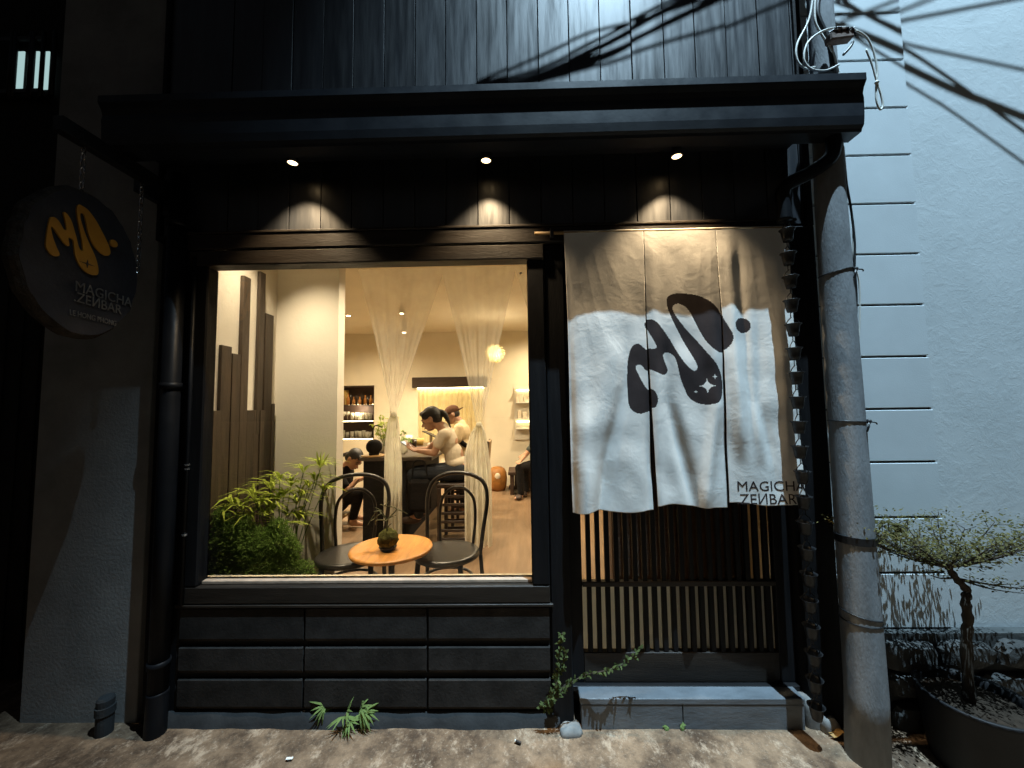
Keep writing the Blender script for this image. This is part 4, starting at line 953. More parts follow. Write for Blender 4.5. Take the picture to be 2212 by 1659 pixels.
# ================================================================== bentwood chairs
def bentwood(name, label, loc, rz, group):
    t = thing(name, label, 'chair', loc, group); t.rotation_euler.z = rz
    SH = .475
    def bl(mb, nm, m, sm=True): o = mb.build(nm, m, None, sm); o.parent = t; return o
    bl(MB().lathe([(.001, SH - .006), (.17, SH - .004), (.195, SH - .002), (.203, SH - .012), (.203, SH - .030), (.192, SH - .036), (.001, SH - .036)], 40), 'seat', 'bentwood_black')
    hoop = catmull([(-.185, .10, SH - .05), (-.198, .13, SH + .10), (-.215, .17, SH + .28), (-.185, .195, SH + .385), (-.10, .205, SH + .435), (0, .208, SH + .448), (.10, .205, SH + .435), (.185, .195, SH + .385), (.215, .17, SH + .28), (.198, .13, SH + .10), (.185, .10, SH - .05)], 6)
    bl(MB().tube(hoop, .0135, 10), 'back_hoop', 'bentwood_black')
    inner = catmull([(-.115, .16, SH - .02), (-.128, .175, SH + .14), (-.115, .19, SH + .27), (-.06, .198, SH + .335), (0, .20, SH + .352), (.06, .198, SH + .335), (.115, .19, SH + .27), (.128, .175, SH + .14), (.115, .16, SH - .02)], 6)
    bl(MB().tube(inner, .0105, 10), 'inner_hoop', 'bentwood_black')
    for sx in (-1, 1):
        bl(MB().tube([(sx * .185, .105, SH - .03), (sx * .195, .125, SH - .25), (sx * .205, .165, 0)], [.0135, .013, .012], 10), 'leg', 'bentwood_black')
        bl(MB().tube([(sx * .135, -.125, SH - .03), (sx * .150, -.145, .22), (sx * .165, -.17, 0)], [.0165, .015, .011], 10), 'leg', 'bentwood_black')
    ring = [(.158 * math.cos(a), .158 * math.sin(a), SH - .17) for a in np.linspace(0, 2 * math.pi, 33)]
    bl(MB().tube(ring, .0095, 8), 'stretcher_ring', 'bentwood_black')
    return t
g1 = G(757, 1193, F0 + .475); g2 = G(966, 1188, F0 + .475)
bentwood('bentwood_chair', 'black bentwood cafe chair left of the round table', (g1.x, g1.y, F0), rad(14), 'bentwood chairs at the window')
bentwood('bentwood_chair', 'black bentwood cafe chair right of the round table', (g2.x, g2.y, F0), rad(-12), 'bentwood chairs at the window')

# ================================================================== sheer curtains, knotted
YC = 1.75
def knotted(label, ua, ub, uk, vk, uh0, uh1, vh, seed):
    k = P(uk, vk, YC); x0, x1 = P(ua, 560, YC).x, P(ub, 560, YC).x; h0, h1 = P(uh0, vh, YC), P(uh1, vh, YC)
    t = thing('sheer_curtain', label, 'curtain', (k.x, YC, h0.z), 'knotted sheer curtains')
    def surf(ts, wfun, zfun, amp, nf, mt, nm):
        r = np.random.default_rng(seed); nx = 90; mb = MB(); ph_ = r.random(3) * 6
        for t_ in ts:
            a, b = wfun(t_); z_ = zfun(t_); w_ = b - a
            for i in range(nx + 1):
                s = i / nx; yy = amp(t_) * (math.sin(2 * math.pi * nf * s + ph_[0] + .8 * math.sin(5 * s + ph_[1])) + .4 * math.sin(2 * math.pi * nf * 2.3 * s + ph_[2]))
                mb.v.append((a + w_ * s, YC + yy, z_))
        n_ = len(ts)
        mb.f = [(j * (nx + 1) + i, j * (nx + 1) + i + 1, (j + 1) * (nx + 1) + i + 1, (j + 1) * (nx + 1) + i) for j in range(n_ - 1) for i in range(nx)]
        return mb.build(nm, mt, t, True, fix=False)
    e = lambda t_: t_ ** 1.12
    surf(np.linspace(0, 1, 26), lambda t_: (x0 + (k.x - .028 - x0) * (1 - (1 - t_) ** 1.10), x1 + (k.x + .028 - x1) * (1 - (1 - t_) ** 1.06)), lambda t_: 2.895 + (k.z - 2.895) * t_, lambda t_: .003 + .009 * t_, 4, 'sheer', 'upper_drape')
    surf(np.linspace(0, 1, 20), lambda t_: (k.x - .03 + (h0.x - k.x + .03) * min(1, t_ * 4) ** .6, k.x + .03 + (h1.x - k.x - .03) * (min(1, t_ * 2.5) ** .6)), lambda t_: k.z - .004 + (h0.z - k.z) * t_, lambda t_: .012 + .016 * t_, 5, 'sheer_dense', 'lower_drape')
    mb = MB().sphere(k, (.034, .034, .03), 14, 8); mb.tube(catmull([k + Vector((.02, -.02, 0)), k + Vector((.045, -.03, -.06)), k + Vector((.04, -.03, -.14))], 5), .008, 6); mb.build('knot', 'sheer_dense', t, True)
knotted('sheer cream curtain knotted at mid height in front of the bar', 774, 962, 850, 895, 829, 867, 1163, 1)
knotted('sheer cream curtain knotted beside the seated woman', 952, 1116, 1035, 918, 1004, 1063, 1180, 2)
knotted('sheer cream curtain at the right edge of the window', 1110, 1290, 1215, 915, 1190, 1240, 1180, 3)

# ================================================================== bar counter
BZ = P(860, 988, 2.0).z; bx0, bx1 = P(784, 1000, 2.05).x, P(876, 1000, 2.05).x
bar = thing('bar_counter', 'long black bar counter with dark wooden top', 'bar counter', ((bx0 + bx1) / 2, 2.8, F0))
MB().box(P(777, 990, 2.0).x, P(933, 990, 2.0).x, 1.99, 3.75, BZ - .035, BZ, b=.004).build('counter_top', 'bar_top', bar)
MB().box(bx0, bx1, 2.06, 3.70, F0 + .001, BZ - .036, b=.004).build('counter_body', 'bar_black', bar)
MB().box(P(905, 990, 2.05).x, P(915, 990, 2.05).x, 3.55, 3.62, F0, BZ - .036).build('leg', 'bar_black', bar)
# things on the bar
def on_bar(u, v, Y=None): 
    q = G(u, v, BZ) if Y is None else P(u, v, Y); return Vector((q.x, q.y if Y is None else Y, BZ))
q = on_bar(808, 985, 2.12)
single('wood_coaster', MB().lathe([(.001, 0), (.125, 0), (.13, .008), (.125, .014), (.001, .014)], 28, c=q), 'coaster', 'round pale wood board under the dark bowl on the bar', 'coaster', smooth=True)
t = thing('dark_moss_ball', 'dark round moss ball with a thin bent stem on the bar', 'plant', (q.x, q.y, BZ + .0145))
MB().lathe([(.001, 0), (.05, 0), (.055, .02), (.001, .02)], 20, c=q + Vector((0, 0, .0145))).build('dish', 'bar_black', t)
MB().sphere(q + Vector((0, 0, .10)), (.082, .082, .078), 20, 14).build('moss_ball', 'cloth_black', t, True)
MB().tube(catmull([q + Vector((0, 0, .17)), P(806, 945, 2.12), P(807, 926, 2.12), P(812, 919, 2.12), P(826, 923, 2.12)], 5), .006, 6).build('stem', 'cable_black', t, True)
def foliage_pot(u, vb, vt, Y, n, label, mt, seed, spread):
    b = on_bar(u, vb, Y); t = thing('bar_plant', label, 'plant', tuple(b)); r = np.random.default_rng(seed)
    MB().lathe([(.03, 0), (.04, .07), (.036, .07), (.03, .03)], 16, c=b, caps=False).build('pot', 'white_frame', t, True)
    lf, st_ = MB(), MB(); tp_ = P(u, vt, Y)
    for _ in range(n):
        e = b.lerp(tp_, r.uniform(.4, 1)) + Vector((r.normal() * spread, r.normal() * spread, 0)); st_.tube([b + Vector((0, 0, .03)), e], .002, 4)
        for s in range(5): lf.leaf(e, (r.normal(), r.normal(), r.normal() * .6), r.uniform(.03, .055), .022, (0, -.4, 1), .4)
    st_.build('stems', 'leaf_dark', t); lf.build('leaves', mt, t, False, fix=False)
foliage_pot(833, 975, 900, 2.5, 46, 'bright leafy plant standing on the bar behind the curtain', 'leaf_bright', 31, .06)
foliage_pot(868, 968, 928, 2.9, 16, 'sparse leafy sprig in a pot further along the bar', 'leaf_fern', 32, .08)
def tumbler(name, c, r, h, label, mt='drink_glass', group=None, stem=False):
    if stem: mb = MB().lathe([(.001, 0), (r * .8, 0), (r * .8, .004), (.004, .006), (.004, h * .45), (r * .7, h * .6), (r, h * .78), (r * .8, h), (r * .76, h), (r * .93, h * .78), (r * .6, h * .62), (.001, h * .55)], 16, c=c)
    else: mb = MB().lathe([(.001, 0), (r * .85, 0), (r, h), (r * .92, h), (r * .78, .008), (.001, .008)], 16, c=c)
    return single(name, mb, mt, label, 'glass' if 'glass' in name or 'tumbler' in name else 'cup', group, True)
for i, (u, Y, r, h, mt) in enumerate(((822, 2.35, .03, .12, 'drink_glass'), (828, 2.7, .03, .10, 'drink_glass'), (870, 2.3, .032, .11, 'drink_glass'), (876, 2.5, .03, .13, 'drink_glass'), (842, 3.0, .03, .12, 'drink_glass'))):
    tumbler('tumbler', on_bar(u, 970, Y), r, h, 'clear drinking glass standing on the bar top', mt, 'glasses on the bar')
for u, Y, r, h, mt, lab in ((893, 2.95, .045, .11, 'dark_bottle', 'dark brown cup on the bar in front of the seated woman'), (868, 2.62, .035, .06, 'device_dark', 'small black cup near the curtain on the bar'), (906, 3.3, .06, .09, 'box_yellow', 'yellow woven bowl at the far end of the bar'), (884, 3.4, .045, .13, 'white_frame', 'white jug at the far end of the bar')):
    tumbler('cup', on_bar(u, 965, Y), r, h, lab, mt)
q = on_bar(931, 960, 3.45); t = thing('payment_tablet', 'dark tilted payment screen on a stand at the bar end', 'screen', tuple(q))
MB().box(-.12, .12, -.08, .08, 0, .012, Matrix.Translation(q) @ Matrix.Translation((0, 0, .13)) @ Matrix.Rotation(rad(25), 4, 'Y'), .004).build('screen', 'device_dark', t); MB().lathe([(.06, 0), (.05, .01), (.02, .02), (.02, .12)], 12, c=q).build('stand', 'white_frame', t)

# ================================================================== shelf niche contents
sh = thing('glass_shelf', 'lit wall niche shelves holding bottles and glasses', 'shelf', ((nx0 + nx1) / 2, YB + .1, nz0))
shz = [P(775, 874, YB).z, P(775, 909, YB).z, P(775, 947.5, YB).z]
for k, z_ in enumerate(shz):
    MB().box(nx0 + .017, nx1 - .017, YB + .004, YB + .218, z_ - .014, z_ - .001).build('shelf_board', 'niche_dark', sh)
    if k: MB().box(nx0 + .02, nx1 - .02, YB - .002, YB + .0035, z_ - .012, z_ - .002).build('light_strip', 'led_strip', sh)
MB().box(nx0 + .02, nx1 - .02, YB + .19, YB + .20, shz[0] + .001, shz[0] + .010).build('light_strip', 'led_strip', sh)
uu = [741, 746, 752, 758, 764, 770, 777, 783, 789, 795, 801]
r_ = np.random.default_rng(9); first = True
bot_lab = ('tall yellow carton on the top niche shelf', 'amber bottle on the top shelf of the lit niche', 'squat dark bottle on the top shelf of the lit niche')
for i, u in enumerate(uu):
    c = P(u, 870, YB + .08 + .05 * (i % 2)); c.z = shz[0]; h = r_.uniform(.14, .24); r = r_.uniform(.022, .032)
    if i == 1: single('carton', MB().box(c.x - .07, c.x + .03, c.y, c.y + .08, c.z, c.z + .27, b=.004), 'box_yellow', bot_lab[0], 'carton'); continue
    k = i % 2
    single('bottle', MB().lathe([(.001, 0), (r, .002), (r, h * .55), (r * .35, h * .72), (r * .35, h), (.001, h)], 14, c=c), ('amber_bottle', 'dark_bottle')[k], bot_lab[1 + k], 'bottle', ('amber bottles in the niche', 'dark bottles in the niche')[k], True)
for row in (1, 2):
    for i, u in enumerate((742, 751, 761, 770, 778, 786, 793, 800)):
        c = P(u, 900, YB + .07 + .04 * (i % 2)); c.z = shz[row]; stem = row == 1 and i < 2
        if stem: tumbler('wine_glass', c, .04, .17, 'stemmed wine glass on the middle niche shelf', 'drink_glass', 'wine glasses in the niche', True)
        else: tumbler('tumbler', c, .032, r_.uniform(.11, .15), ('', 'clear tumbler on the middle shelf of the lit niche', 'clear tumbler on the bottom shelf of the lit niche')[row], 'drink_glass', ('', 'tumblers on the middle niche shelf', 'tumblers on the bottom niche shelf')[row])
point('niche_glow', ((nx0 + nx1) / 2 + .1, YB + .06, shz[1] + .20), 11, ROOM, .03, sh)

# ================================================================== back window with lintel and curtain
a, b = P(905, 838, YB), P(1042, 838, YB); l0 = P(892, 816, YB); l1 = P(1052, 836, YB)
bw = thing('curtained_window', 'far window with glowing cream curtain under a dark beam', 'window', ((a.x + b.x) / 2, YB, .75))
MB().box(l0.x, l1.x, YB - .07, YB - .002, l1.z, l0.z, b=.008).build('lintel', 'lintel_wood', bw)
mb = MB(); nx_ = 120
for j, z_ in enumerate((a.z - .03, 1.4, .70)):
    for i in range(nx_ + 1): s = i / nx_; mb.v.append((a.x + (b.x - a.x) * s, YB - .045 + (.012 + .006 * j) * math.sin(s * 75 + 2 * math.sin(s * 9)), z_))
mb.f = [(j * (nx_ + 1) + i, j * (nx_ + 1) + i + 1, (j + 1) * (nx_ + 1) + i + 1, (j + 1) * (nx_ + 1) + i) for j in range(2) for i in range(nx_)]
mb.build('curtain', 'window_curtain', bw, True, fix=False)
MB().box(a.x - .02, b.x + .02, YB - .02, YB - .003, a.z - .028, a.z + .012).build('light_strip', 'led_strip', bw)
MB().tube([(a.x - .02, YB - .05, a.z - .026), (b.x + .02, YB - .05, a.z - .026)], .008, 8).build('curtain_rod', 'white_frame', bw)

# ================================================================== lamps inside
pl_ = P(1069, 762, 4.0); t = thing('paper_lantern', 'glowing round petal lantern hanging behind the sheer curtain', 'lamp', tuple(pl_))
mb = MB(); r_ = np.random.default_rng(14)
MB().sphere(pl_, .115, 18, 12).build('glow_core', 'paper_lamp', t, True)
for i in range(150):
    d = Vector((r_.normal(), r_.normal(), r_.normal())).normalized(); mb.leaf(pl_ + d * .112, d + Vector((r_.normal(), r_.normal(), -.8)) * .7, .06, .045, d, .3)
mb.build('petals', 'window_curtain', t, False, fix=False); MB().tube([pl_ + Vector((0, 0, .10)), (pl_.x, pl_.y, CE)], .003, 5).build('cord', 'track_white', t)
point('lantern_bulb', pl_ + Vector((0, -.20, -.05)), 14, ROOM, .12, t)
for (u, v, Y), lab in zip(((865, 607, 2.45), (868, 663, 3.15), (873, 706, 3.95)), ('nearest pale cylinder spotlight under the ceiling', 'middle pale cylinder spotlight under the ceiling', 'farthest pale cylinder spotlight under the ceiling')):
    q = P(u, v, Y); t = thing('ceiling_spotlight', lab, 'spotlight', (q.x, q.y, CE), 'cylinder spotlights on the ceiling')
    MB().lathe([(.001, -.09), (.033, -.09), (.035, -.085), (.035, .09), (.001, .09)], 18, c=q).build('cylinder', 'track_white', t, True)
    MB().tube([(q.x, q.y, q.z + .09), (q.x, q.y, CE)], .008, 6).build('stem', 'track_white', t); MB().lathe([(.001, -.094), (.026, -.094), (.026, -.0905), (.001, -.0905)], 16, c=q).build('lens', 'downlight_lens', t)
    spot('track_beam', q + Vector((0, 0, -.10)), (q.x + .1, q.y - .05, 0), TRACK_W, ROOM, 120, .9, .03, t)
def downlight(x, y, lab, to, e, ang=140, grp='recessed ceiling lights inside the shop', size=.04):
    t = thing('recessed_downlight', lab, 'light', (x, y, CE - .02), grp)
    MB().lathe([(.030, -.004), (.05, -.004), (.05, .0005), (.030, .0005)], 20, c=(x, y, CE - .001), caps=False).build('trim_ring', 'track_white', t); MB().lathe([(.001, -.0045), (.0295, -.0045), (.0295, -.001), (.001, -.001)], 20, c=(x, y, CE - .001)).build('lens', 'downlight_lens', t)
    spot('down_beam', (x, y, CE - .012), to, e, ROOM, ang, .8, size, t)
downlight(-1.52, .22, 'recessed ceiling light above the window plants', (-1.30, .62, .9), RECESS_W, 75, size=.018)
downlight(-.75, .95, 'unseen recessed ceiling light added to brighten the round table', (-.8, .6, .5), DOWN_W * 1.1, 100)  # added lamp out of view, brightens the table and front of the room
downlight(.38, 1.5, 'unseen recessed ceiling light added to brighten the lattice door gaps', (.40, 1.3, 0), DOWN_W * .45, 100)  # added lamp, lights the door gaps and the floor behind them
downlight(.15, 2.6, 'unseen recessed ceiling light added as fill behind the window frame', (.1, 2.9, 0), DOWN_W, 150)  # added fill lamp, hidden, for the right part of the room
downlight(-2.5, 3.6, 'unseen recessed ceiling light added as fill above the back of the bar', (-2.4, 3.9, 0), DOWN_W, 150)  # added fill lamp, hidden, for the room behind the bar
downlight(.45, 4.1, 'unseen recessed ceiling light added as fill above the far bench', (.2, 4.4, 0), DOWN_W, 150)  # added fill lamp, hidden, for the far right end of the room

# ================================================================== right-hand end of the room
ds = thing('display_shelf', 'brightly lit white wall display at the right edge of the window', 'shelf', (.1, YB - .1, 1.0))
d0, d1 = P(1112, 950, YB), P(1185, 835, YB)
MB().box(d0.x, d1.x, YB - .03, YB - .002, .95, d1.z).build('back_panel', 'white_frame', ds)
for v in (838, 870, 905, 925): z_ = P(1130, v, YB).z; MB().box(d0.x + .03, d1.x, YB - .16, YB - .031, z_ - .01, z_ + .01, b=.002).build('shelf_board', 'white_frame', ds)
for z_ in (P(1130, 841, YB).z, P(1130, 908, YB).z): MB().box(d0.x + .04, d1.x - .01, YB - .06, YB - .05, z_ - .022, z_ - .013).build('light_strip', 'led_strip', ds)
for i, (u, v, w_, h) in enumerate(((1118, 868, .05, .12), (1126, 868, .07, .16), (1135, 868, .05, .10), (1122, 903, .06, .14), (1133, 903, .07, .11))):
    q = P(u, v, YB - .1); single('ornament_box', MB().box(q.x - w_ / 2, q.x + w_ / 2, YB - .13, YB - .06, P(1130, 870 if i < 3 else 905, YB).z + .0105, P(1130, 870 if i < 3 else 905, YB).z + .01 + h, b=.005), 'bag_cream', 'small pale box on the lit wall display', 'box', 'boxes on the wall display')
bn = thing('low_bench', 'low dark wooden bench against the far right wall', 'bench', (.3, 4.5, F0)); bz = F0 + .36
MB().box(-.20, 1.3, 4.20, 4.75, bz - .05, bz, b=.006).build('seat', 'bench_wood', bn)
for xx in (-.17, 1.2): MB().box(xx, xx + .06, 4.22, 4.72, F0, bz - .051, b=.004).build('leg', 'bench_wood', bn)
MB().box(-.10, 1.19, 4.45, 4.48, F0 + .05, bz - .052).build('back_board', 'bench_wood', bn)
q = G(1078, 1046, F0); bgx, bgy = q.x, 4.62
bag = thing('orange_bag', 'round orange paper bag with pale emblem on the floor by the bench', 'bag', (bgx, bgy, F0))
mb = MB().lathe([(.001, 0), (.13, .0), (.155, .06), (.165, .18), (.15, .29), (.11, .36), (.06, .385), (.001, .39)], 22, c=(bgx, bgy, F0)); r_ = np.random.default_rng(4); mb.v = [(a + r_.normal() * .004, b + r_.normal() * .004, c) for a, b, c in mb.v]; mb.build('body', 'bag_orange', bag, True)
MB().sphere((bgx + .01, bgy - .150, F0 + .25), (.05, .014, .055), 12, 8).build('emblem', 'bag_cream', bag, True)
for k, (u, v, mt, lab, a) in enumerate(((1112, 1056, 'shoe_dark', 'dark slip on shoe on the floor under the bench', .2), (1126, 1058, 'shoe_tan', 'tan leopard spotted shoe seen from its toe under the bench', 1.2), (1138, 1061, 'shoe_tan', 'tan leopard spotted shoe at the edge of the window frame', 1.0))):
    q = G(u, v, F0); M_ = Matrix.Translation((q.x, q.y, F0)) @ Matrix.Rotation(a, 4, 'Z'); t = thing('shoe', lab, 'shoe', (q.x, q.y, F0), 'shoes under the bench')
    MB().sphere((0, 0, 0), (.115, .042, .012), 14, 6).build('sole', 'shoe_dark', t); o = t.children[0] if t.children else None
    for nm, cen, rr in (('upper', (.03, 0, .03), (.085, .038, .028)), ('heel', (-.06, 0, .038), (.045, .034, .036))):
        mb = MB().sphere(Vector(cen), rr, 14, 8); oo = mb.build(nm, mt, None, True); oo.parent = t
    for ch in COL.objects:
        if ch.parent == t: ch.rotation_euler.z = a
        if ch.parent == t and ch.name.startswith('sole'): ch.data.transform(Matrix.Translation(t.location)); ch.location.z = .012

# ================================================================== people
def blob_mesh(parts):
    mb = MB()
    for p in parts:
        if len(p) == 4:
            a, b, r1, r2 = Vector(p[0]), Vector(p[1]), p[2], p[3]
            mb.tube([a, a.lerp(b, .5), b], [r1, (r1 + r2) / 2 * 1.02, r2], 12); mb.sphere(a, r1, 12, 8); mb.sphere(b, r2, 12, 8)
        else:
            M_ = p[2].to_3x3().to_4x4() if len(p) > 2 else None; mb.sphere(p[0], p[1], 16, 10, M_)
    return mb
def skin_obj(name, parts, m, parent, vox=.008, sm=6):
    o = blob_mesh(parts).build(name, m, parent, True)
    r = o.modifiers.new('voxel', 'REMESH'); r.mode = 'VOXEL'; r.voxel_size = vox; r.use_smooth_shade = True
    s = o.modifiers.new('smooth', 'SMOOTH'); s.iterations = sm; s.factor = .5
    return o
def head_parts(c, f, up, s=1.0):
    """c: head centre, f: facing, up: crown direction"""
    f = Vector(f).normalized(); up = Vector(up).normalized(); side = f.cross(up).normalized(); up = side.cross(f).normalized()
    M_ = Matrix((side, f, up)).transposed().to_4x4(); W_ = lambda a, b, d: Vector(c) + (side * a + f * b + up * d) * s
    ps = [(W_(0, -.008, .025), (.073 * s, .092 * s, .092 * s), M_), (W_(0, .030, -.035), (.056 * s, .058 * s, .075 * s), M_), (W_(0, .048, -.082), (.034 * s, .030 * s, .026 * s), M_),
          (W_(0, .090, -.018), W_(0, .104, -.034), .009 * s, .013 * s), (W_(-.02, .080, .012), W_(.02, .080, .012), .012 * s, .012 * s), (W_(-.014, .088, -.064), W_(.014, .088, -.064), .009 * s, .009 * s),
          (W_(.076, -.012, -.012), (.010 * s, .020 * s, .030 * s), M_), (W_(-.076, -.012, -.012), (.010 * s, .020 * s, .030 * s), M_)]
    return ps, W_, M_
def face_bits(W_, M_, s, parent):
    for sg_ in (-1, 1):
        mb = MB().sphere(W_(sg_ * .031, .078, -.002), (.013 * s, .008 * s, .006 * s), 8, 6, M_); mb.build('eye', 'hair', parent, True)
        MB().tube([W_(sg_ * .016, .088, .018), W_(sg_ * .034, .084, .024), W_(sg_ * .052, .068, .018)], .0035 * s, 5).build('eyebrow', 'hair', parent, True)
def hand_parts(wr, d, palm_n, s=1.0, curl=.5):
    d = Vector(d).normalized(); nrm = Vector(palm_n).normalized(); sd_ = d.cross(nrm).normalized(); ps = []
    c = Vector(wr) + d * .045 * s
    M_ = Matrix((sd_, d, nrm)).transposed().to_4x4(); ps.append((c, (.036 * s, .048 * s, .015 * s), M_))
    for k, (o, l) in enumerate(((-.028, .058), (-.010, .072), (.009, .076), (.027, .066))):
        b = Vector(wr) + d * .085 * s + sd_ * o * s; k1 = b + (d * .5 * l + nrm * l * .3 * curl) * s; k2 = k1 + (d * (.5 - .35 * curl) * l + nrm * l * .55 * curl) * s
        ps += [(b, k1, .0085 * s, .0078 * s), (k1, k2, .0078 * s, .0068 * s)]
    b = Vector(wr) + d * .025 * s - sd_ * .030 * s; ps += [(b, b + (d * .03 - sd_ * .022 + nrm * .012) * s, .0105 * s, .009 * s), (b + (d * .03 - sd_ * .022 + nrm * .012) * s, b + (d * .06 - sd_ * .020 + nrm * .028) * s, .009 * s, .0078 * s)]
    return ps
# --- woman with ponytail at the bar, in profile facing left
YW = 2.13
def woman():
    hip, knee_n = P(993, 1013, YW), P(898, 1022, YW)
    t = thing('person', 'woman in cream t-shirt with long ponytail leaning over a tablet at the bar', 'person', (hip.x, YW, F0))
    hc = P(931, 905, YW); hc.y = YW
    ps, W_, M_ = head_parts(hc, (-1, 0, -.42), (-.30, 0, 1), 1.08)
    neck = P(954, 922, YW); sh_ = P(962, 934, YW); chest = P(968, 955, YW); waist = P(981, 985, YW)
    S = lambda sg_, q=sh_: Vector((q.x, YW + sg_ * .155, q.z - .015)); H = lambda sg_: Vector((hip.x + .01, YW + sg_ * .085, hip.z - .015))
    elb = [P(938, 984, YW - .17), P(924, 980, YW + .12)]; wr = [P(904, 974, YW - .09), P(902, 970, YW + .04)]
    for e in elb + wr: e.z = max(e.z, BZ + .045)
    ps += [(hc + Vector((.03, 0, -.04)), neck + Vector((.01, 0, 0)), .048, .052), (neck, sh_, .058, .075), (chest, (.105, .145, .13)), (waist, (.10, .13, .13)), (hip, (.125, .165, .10))]
    for i, sg_ in enumerate((-1, 1)):
        ps += [(S(sg_), elb[i], .046, .036), (elb[i], wr[i], .036, .024)]
        kn = knee_n + Vector((0, sg_ * .10, 0)); ps += [(H(sg_), kn, .082, .055), (kn, Vector((kn.x + .06, kn.y, F0 + .28)), .052, .036), (Vector((kn.x + .06, kn.y, F0 + .28)), Vector((kn.x - .06, kn.y, F0 + .25)), .034, .026)]
        ps += hand_parts(wr[i], (-1, .12 * -sg_, .30), (0, .3 * sg_, 1), .95, .75)
    body = skin_obj('body', ps, 'skin', t, .007, 5); face_bits(W_, M_, 1.08, t)
    # shirt
    top = [(neck + Vector((.022, 0, -.012)), sh_ + Vector((.005, 0, -.01)), .058, .080), (S(-1) + Vector((.02, .01, 0)), S(1) + Vector((.02, -.01, 0)), .062, .062), (chest, (.104, .148, .14)), (waist, (.097, .138, .14)), (waist.lerp(hip, .45), (.115, .158, .075))]
    for i, sg_ in enumerate((-1, 1)): top += [(S(sg_), S(sg_).lerp(elb[i], .55), .054, .052)]
    skin_obj('t_shirt', top, 'shirt_cream', t, .008, 6)
    tr_ = [(hip + Vector((.01, 0, -.025)), (.132, .172, .095))]
    for sg_ in (-1, 1):
        kn = knee_n + Vector((0, sg_ * .10, 0)); tr_ += [(H(sg_), kn, .092, .066), (kn, Vector((kn.x + .06, kn.y, F0 + .30)), .064, .05)]
    skin_obj('trousers', tr_, 'jeans_dark', t, .009, 5)
    for sg_ in (-1, 1): 
        kn = knee_n + Vector((0, sg_ * .10, 0)); MB().sphere((kn.x - .02, kn.y, F0 + .245), (.11, .04, .04), 14, 8).build('shoe', 'shoe_dark', t, True)
    hair = [(W_(0, -.020, .038), (.084, .100, .092), M_), (W_(0, -.055, -.005), (.076, .062, .075), M_), (W_(.050, .005, .045), (.032, .07, .05), M_), (W_(-.050, .005, .045), (.032, .07, .05), M_), (W_(0, .055, .076), (.05, .036, .030), M_), (W_(0, -.045, .012), (.082, .078, .084), M_)]
    tie = W_(0, -.112, .035); hair += [(W_(0, -.085, .035), tie, .028, .018)]
    pt = catmull([tie, P(959, 893, YW), P(966, 905, YW), P(974, 925, YW), P(983, 948, YW)], 3)
    for k in range(len(pt) - 1): hair.append((pt[k], pt[k + 1], .022 + .012 * math.sin(k * .4) - .0012 * k, .022 + .012 * math.sin((k + 1) * .4) - .0012 * (k + 1)))
    skin_obj('hair', hair, 'hair', t, .007, 4)
    return wr
wrl = woman()
tq = (wrl[0] + wrl[1]) / 2 + Vector((-.10, 0, .045))
Mt = Matrix.Translation(tq) @ Matrix.Rotation(rad(33), 4, 'Y')
tab = thing('tablet', 'slim tablet held in both hands by the woman at the bar', 'tablet', tuple(tq))
MB().box(-.085, .085, -.065, .065, -.004, .004, Mt, .003).build('case', 'device_dark', tab); MB().box(-.078, .078, -.058, .058, .0042, .0052, Mt).build('screen', 'screen', tab)

